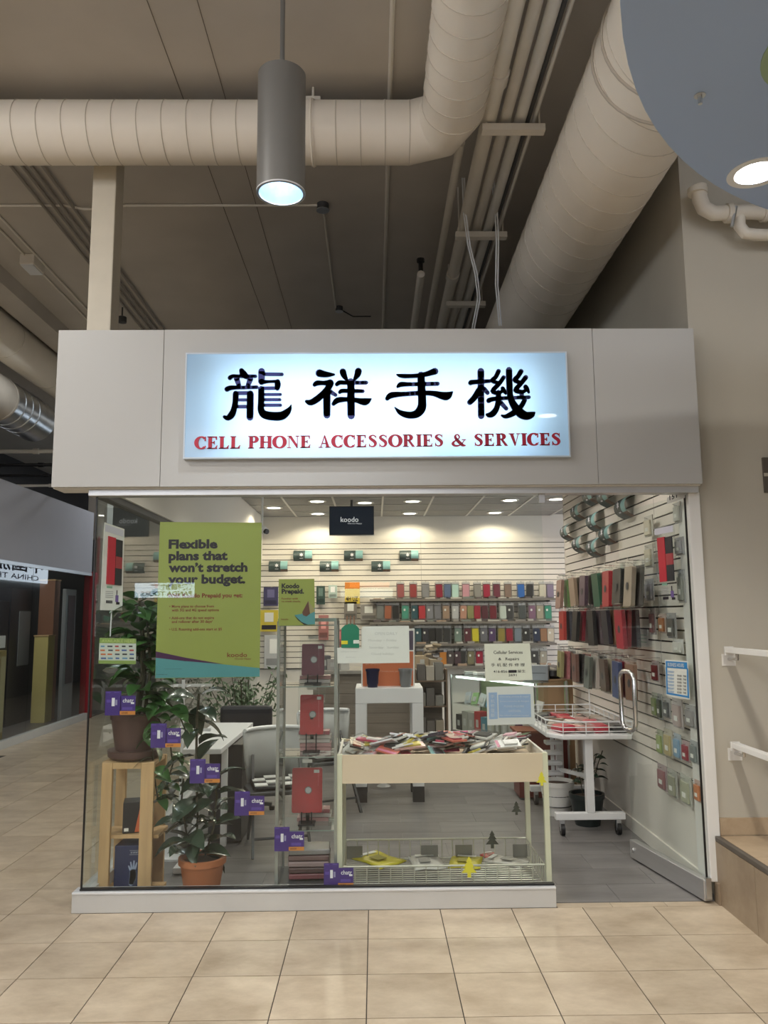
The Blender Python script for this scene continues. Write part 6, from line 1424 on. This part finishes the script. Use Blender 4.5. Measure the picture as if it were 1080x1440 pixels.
# hours of light bracket below the unit sign
# ================================================================== SHOP ACROSS THE CORRIDOR
LB_ = mat('lead_grey', (.50, .50, .52), .4)
struct('trim_8', B().box(NX-.05, NX+.02, 5, 13.25, 0, .10), ALUP, 'pale sill of the shop across the corridor')
struct('trim_9', B().box(NX-.05, NX+.01, 5, 13.25, 2.33, 2.375), ALU, 'top rail of the window across the corridor')
for k, (y0, y1) in enumerate(((5, 7.99), (8.0, 10.99), (11.0, 13.2))): struct('window_%d' % (5+k), B().box(NX-.012, NX, y0, y1, .10, 2.33), GLASS_SIDE, 'window pane of the shop across the corridor, %s along' % ORD[k])
REDC = mat('red_enamel', (.30, .012, .02), .4)
tag(B().box(NX-.12, NX+.03, 13.25, 13.45, 0, 2.4).build('red_pillar', REDC, bevel=.01), 'red enamel pillar at the end of the shop across the corridor', 'pillar')
struct('floor_neighbour', B().box(-7.8, NX-.05, 5, 22, -.01, .004), mat('neighbour_floor', (.10, .09, .085), .35), 'dark floor inside the shop across the corridor')
def ncab(y0, y1, x0, x1, z0, z1, m, label, name, cat, parts=()):
    t = thing(name, label, cat, ((x0+x1)/2, (y0+y1)/2, z0), None); B().box(x0, x1, y0, y1, z0, z1).build('body', m, t, bevel=.004)
    for nm, a_, mm in parts: B().box(*a_).build(nm, mm, t)
NB = mat('neighbour_black', (.022, .022, .028), .35); NG = mat('neighbour_grey', (.22, .23, .24), .45)
ncab(12.3, 13.2, -6.0, -5.6, 0.004, 2.1, NB, 'black cupboard with a grey panel inside the shop across the corridor', 'cupboard', 'cupboard', [('panel', (-5.599, -5.59, 12.6, 13.0, .9, 1.75), NG)])
ncab(11.2, 12.25, -6.0, -5.6, .004, 1.9, NB, 'black shelving with framed pictures inside the shop across the corridor', 'shelving', 'shelf', [('picture_frame', (-5.599, -5.585, 11.5, 11.75, 1.45, 1.65), PAPER), ('picture_frame', (-5.599, -5.585, 11.85, 12.15, 1.2, 1.38), PAPER), ('picture_frame', (-5.599, -5.585, 11.9, 12.2, .7, .9), PAPER)])
ncab(12.78, 13.05, -5.42, -5.2, .004, 1.35, mat('yellow_panel', (.62, .52, .20), .5), 'yellow upright panel inside the shop across the corridor', 'upright_panel', 'panel', [('cap', (-5.43, -5.19, 12.77, 13.06, 1.35, 1.37), PINE)])
ncab(13.08, 13.3, -5.5, -5.25, .004, 2.25, mat('brown_panel', (.25, .12, .07), .5), 'brown upright panel beside the yellow one across the corridor', 'upright_panel', 'panel', [('cap', (-5.51, -5.24, 13.07, 13.31, 2.25, 2.27), PINE)])
ncab(12.72, 13.15, -4.98, -4.92, .004, 2.1, NG, 'pale grey glazed door inside the shop across the corridor', 'glazed_door', 'door', [('door_pane', (-4.919, -4.91, 12.80, 13.08, .6, 2.0), mat('dim_glass', (.10, .11, .12), .1))])
ncab(10.95, 11.15, -5.3, -5.1, .004, 1.2, mat('gold_frame', (.30, .22, .07), .4), 'gold framed board leaning inside the shop across the corridor', 'framed_board', 'board', [('inner_board', (-5.099, -5.09, 10.98, 11.12, .1, 1.12), mat('cream_board', (.42, .36, .2), .5))])
# the next shop behind ours, with its lit sign over the corridor
struct('wall_next_shop', B().box(-1.9, 4.6, 11.5, 21.5, 0, 3.4), FASC, 'next shop behind ours along the corridor')
t = thing('illuminated_sign', 'small lit white sign over the corridor, mirrored in the shop window opposite', 'sign', (-1.92, 16.6, 2.45))
B().box(-1.96, -1.905, 14.2, 18.2, 2.42, 3.02).build('sign_box', emit('corridor_sign', (.75, .88, 1), 3.0), t)
lettering(t, '\u4e2d\u570b\u65c5\u904a', Vector((-1.963, 17.9, 2.62)), (0, -1, 0), (0, 0, 1), 3.2, .34, NAVYP, .02); lettering(t, 'CHINA TRAVEL', Vector((-1.963, 17.7, 2.46)), (0, -1, 0), (0, 0, 1), 3.0, .11, NAVYP, .01)
# shop signs across the mall behind the photographer (they show in our glass)
pA = atY(190, 820, 2*YF+3.6); pB = atY(272, 840, 2*YF+3.6)
t = thing('illuminated_sign', 'lit pale sign with blue letters across the mall, mirrored in the left pane', 'sign', ((pA.x+pB.x)/2, -3.6, pB.z))
B().box(pA.x, pB.x, -3.68, -3.605, pB.z, pA.z).build('sign_box', emit('panda_sign', (.72, .90, 1), 9), t)
SBL = emit('sign_blue', (.005, .12, .40), .5)
W_ = pB.x-pA.x; H_ = pA.z-pB.z
lettering(t, '\u718a\u8c93\u65c5\u904a', Vector((pB.x-.02*W_, -3.602, pB.z+H_*.50)), (-1, 0, 0), (0, 0, 1), W_*.74, H_*.44, SBL, .03); lettering(t, 'PANDA TOURS', Vector((pB.x-.03*W_, -3.602, pB.z+H_*.10)), (-1, 0, 0), (0, 0, 1), W_*.86, H_*.33, SBL, .025)
pA = atY(479, 828, 2*YF+3.6); pB = atY(552, 840, 2*YF+3.6)
t = thing('illuminated_sign', 'long pale green lit sign across the mall, mirrored above the white sheet', 'sign', ((pA.x+pB.x)/2, -3.6, pB.z))
B().box(pA.x, pB.x, -3.68, -3.605, pB.z, pA.z).build('sign_box', emit('pale_sign', (.72, .82, .72), 5.0), t); B().box(pA.x+.15, pB.x-.05, -3.604, -3.60, pA.z+.02, pA.z+.10).build('orange_band', emit('orange_sign', (.9, .25, .06), 4), t)
for s_ in bpy.data.objects:
    pass
for k, o in enumerate([o for o in bpy.data.objects if o.name.startswith('illuminated_sign')][2:]):
    z_ = o.location.z; B().box(o.location.x-.04, o.location.x+.04, -4.4, -3.68, z_+.02, z_+.06).build('bracket', DGREY, o)
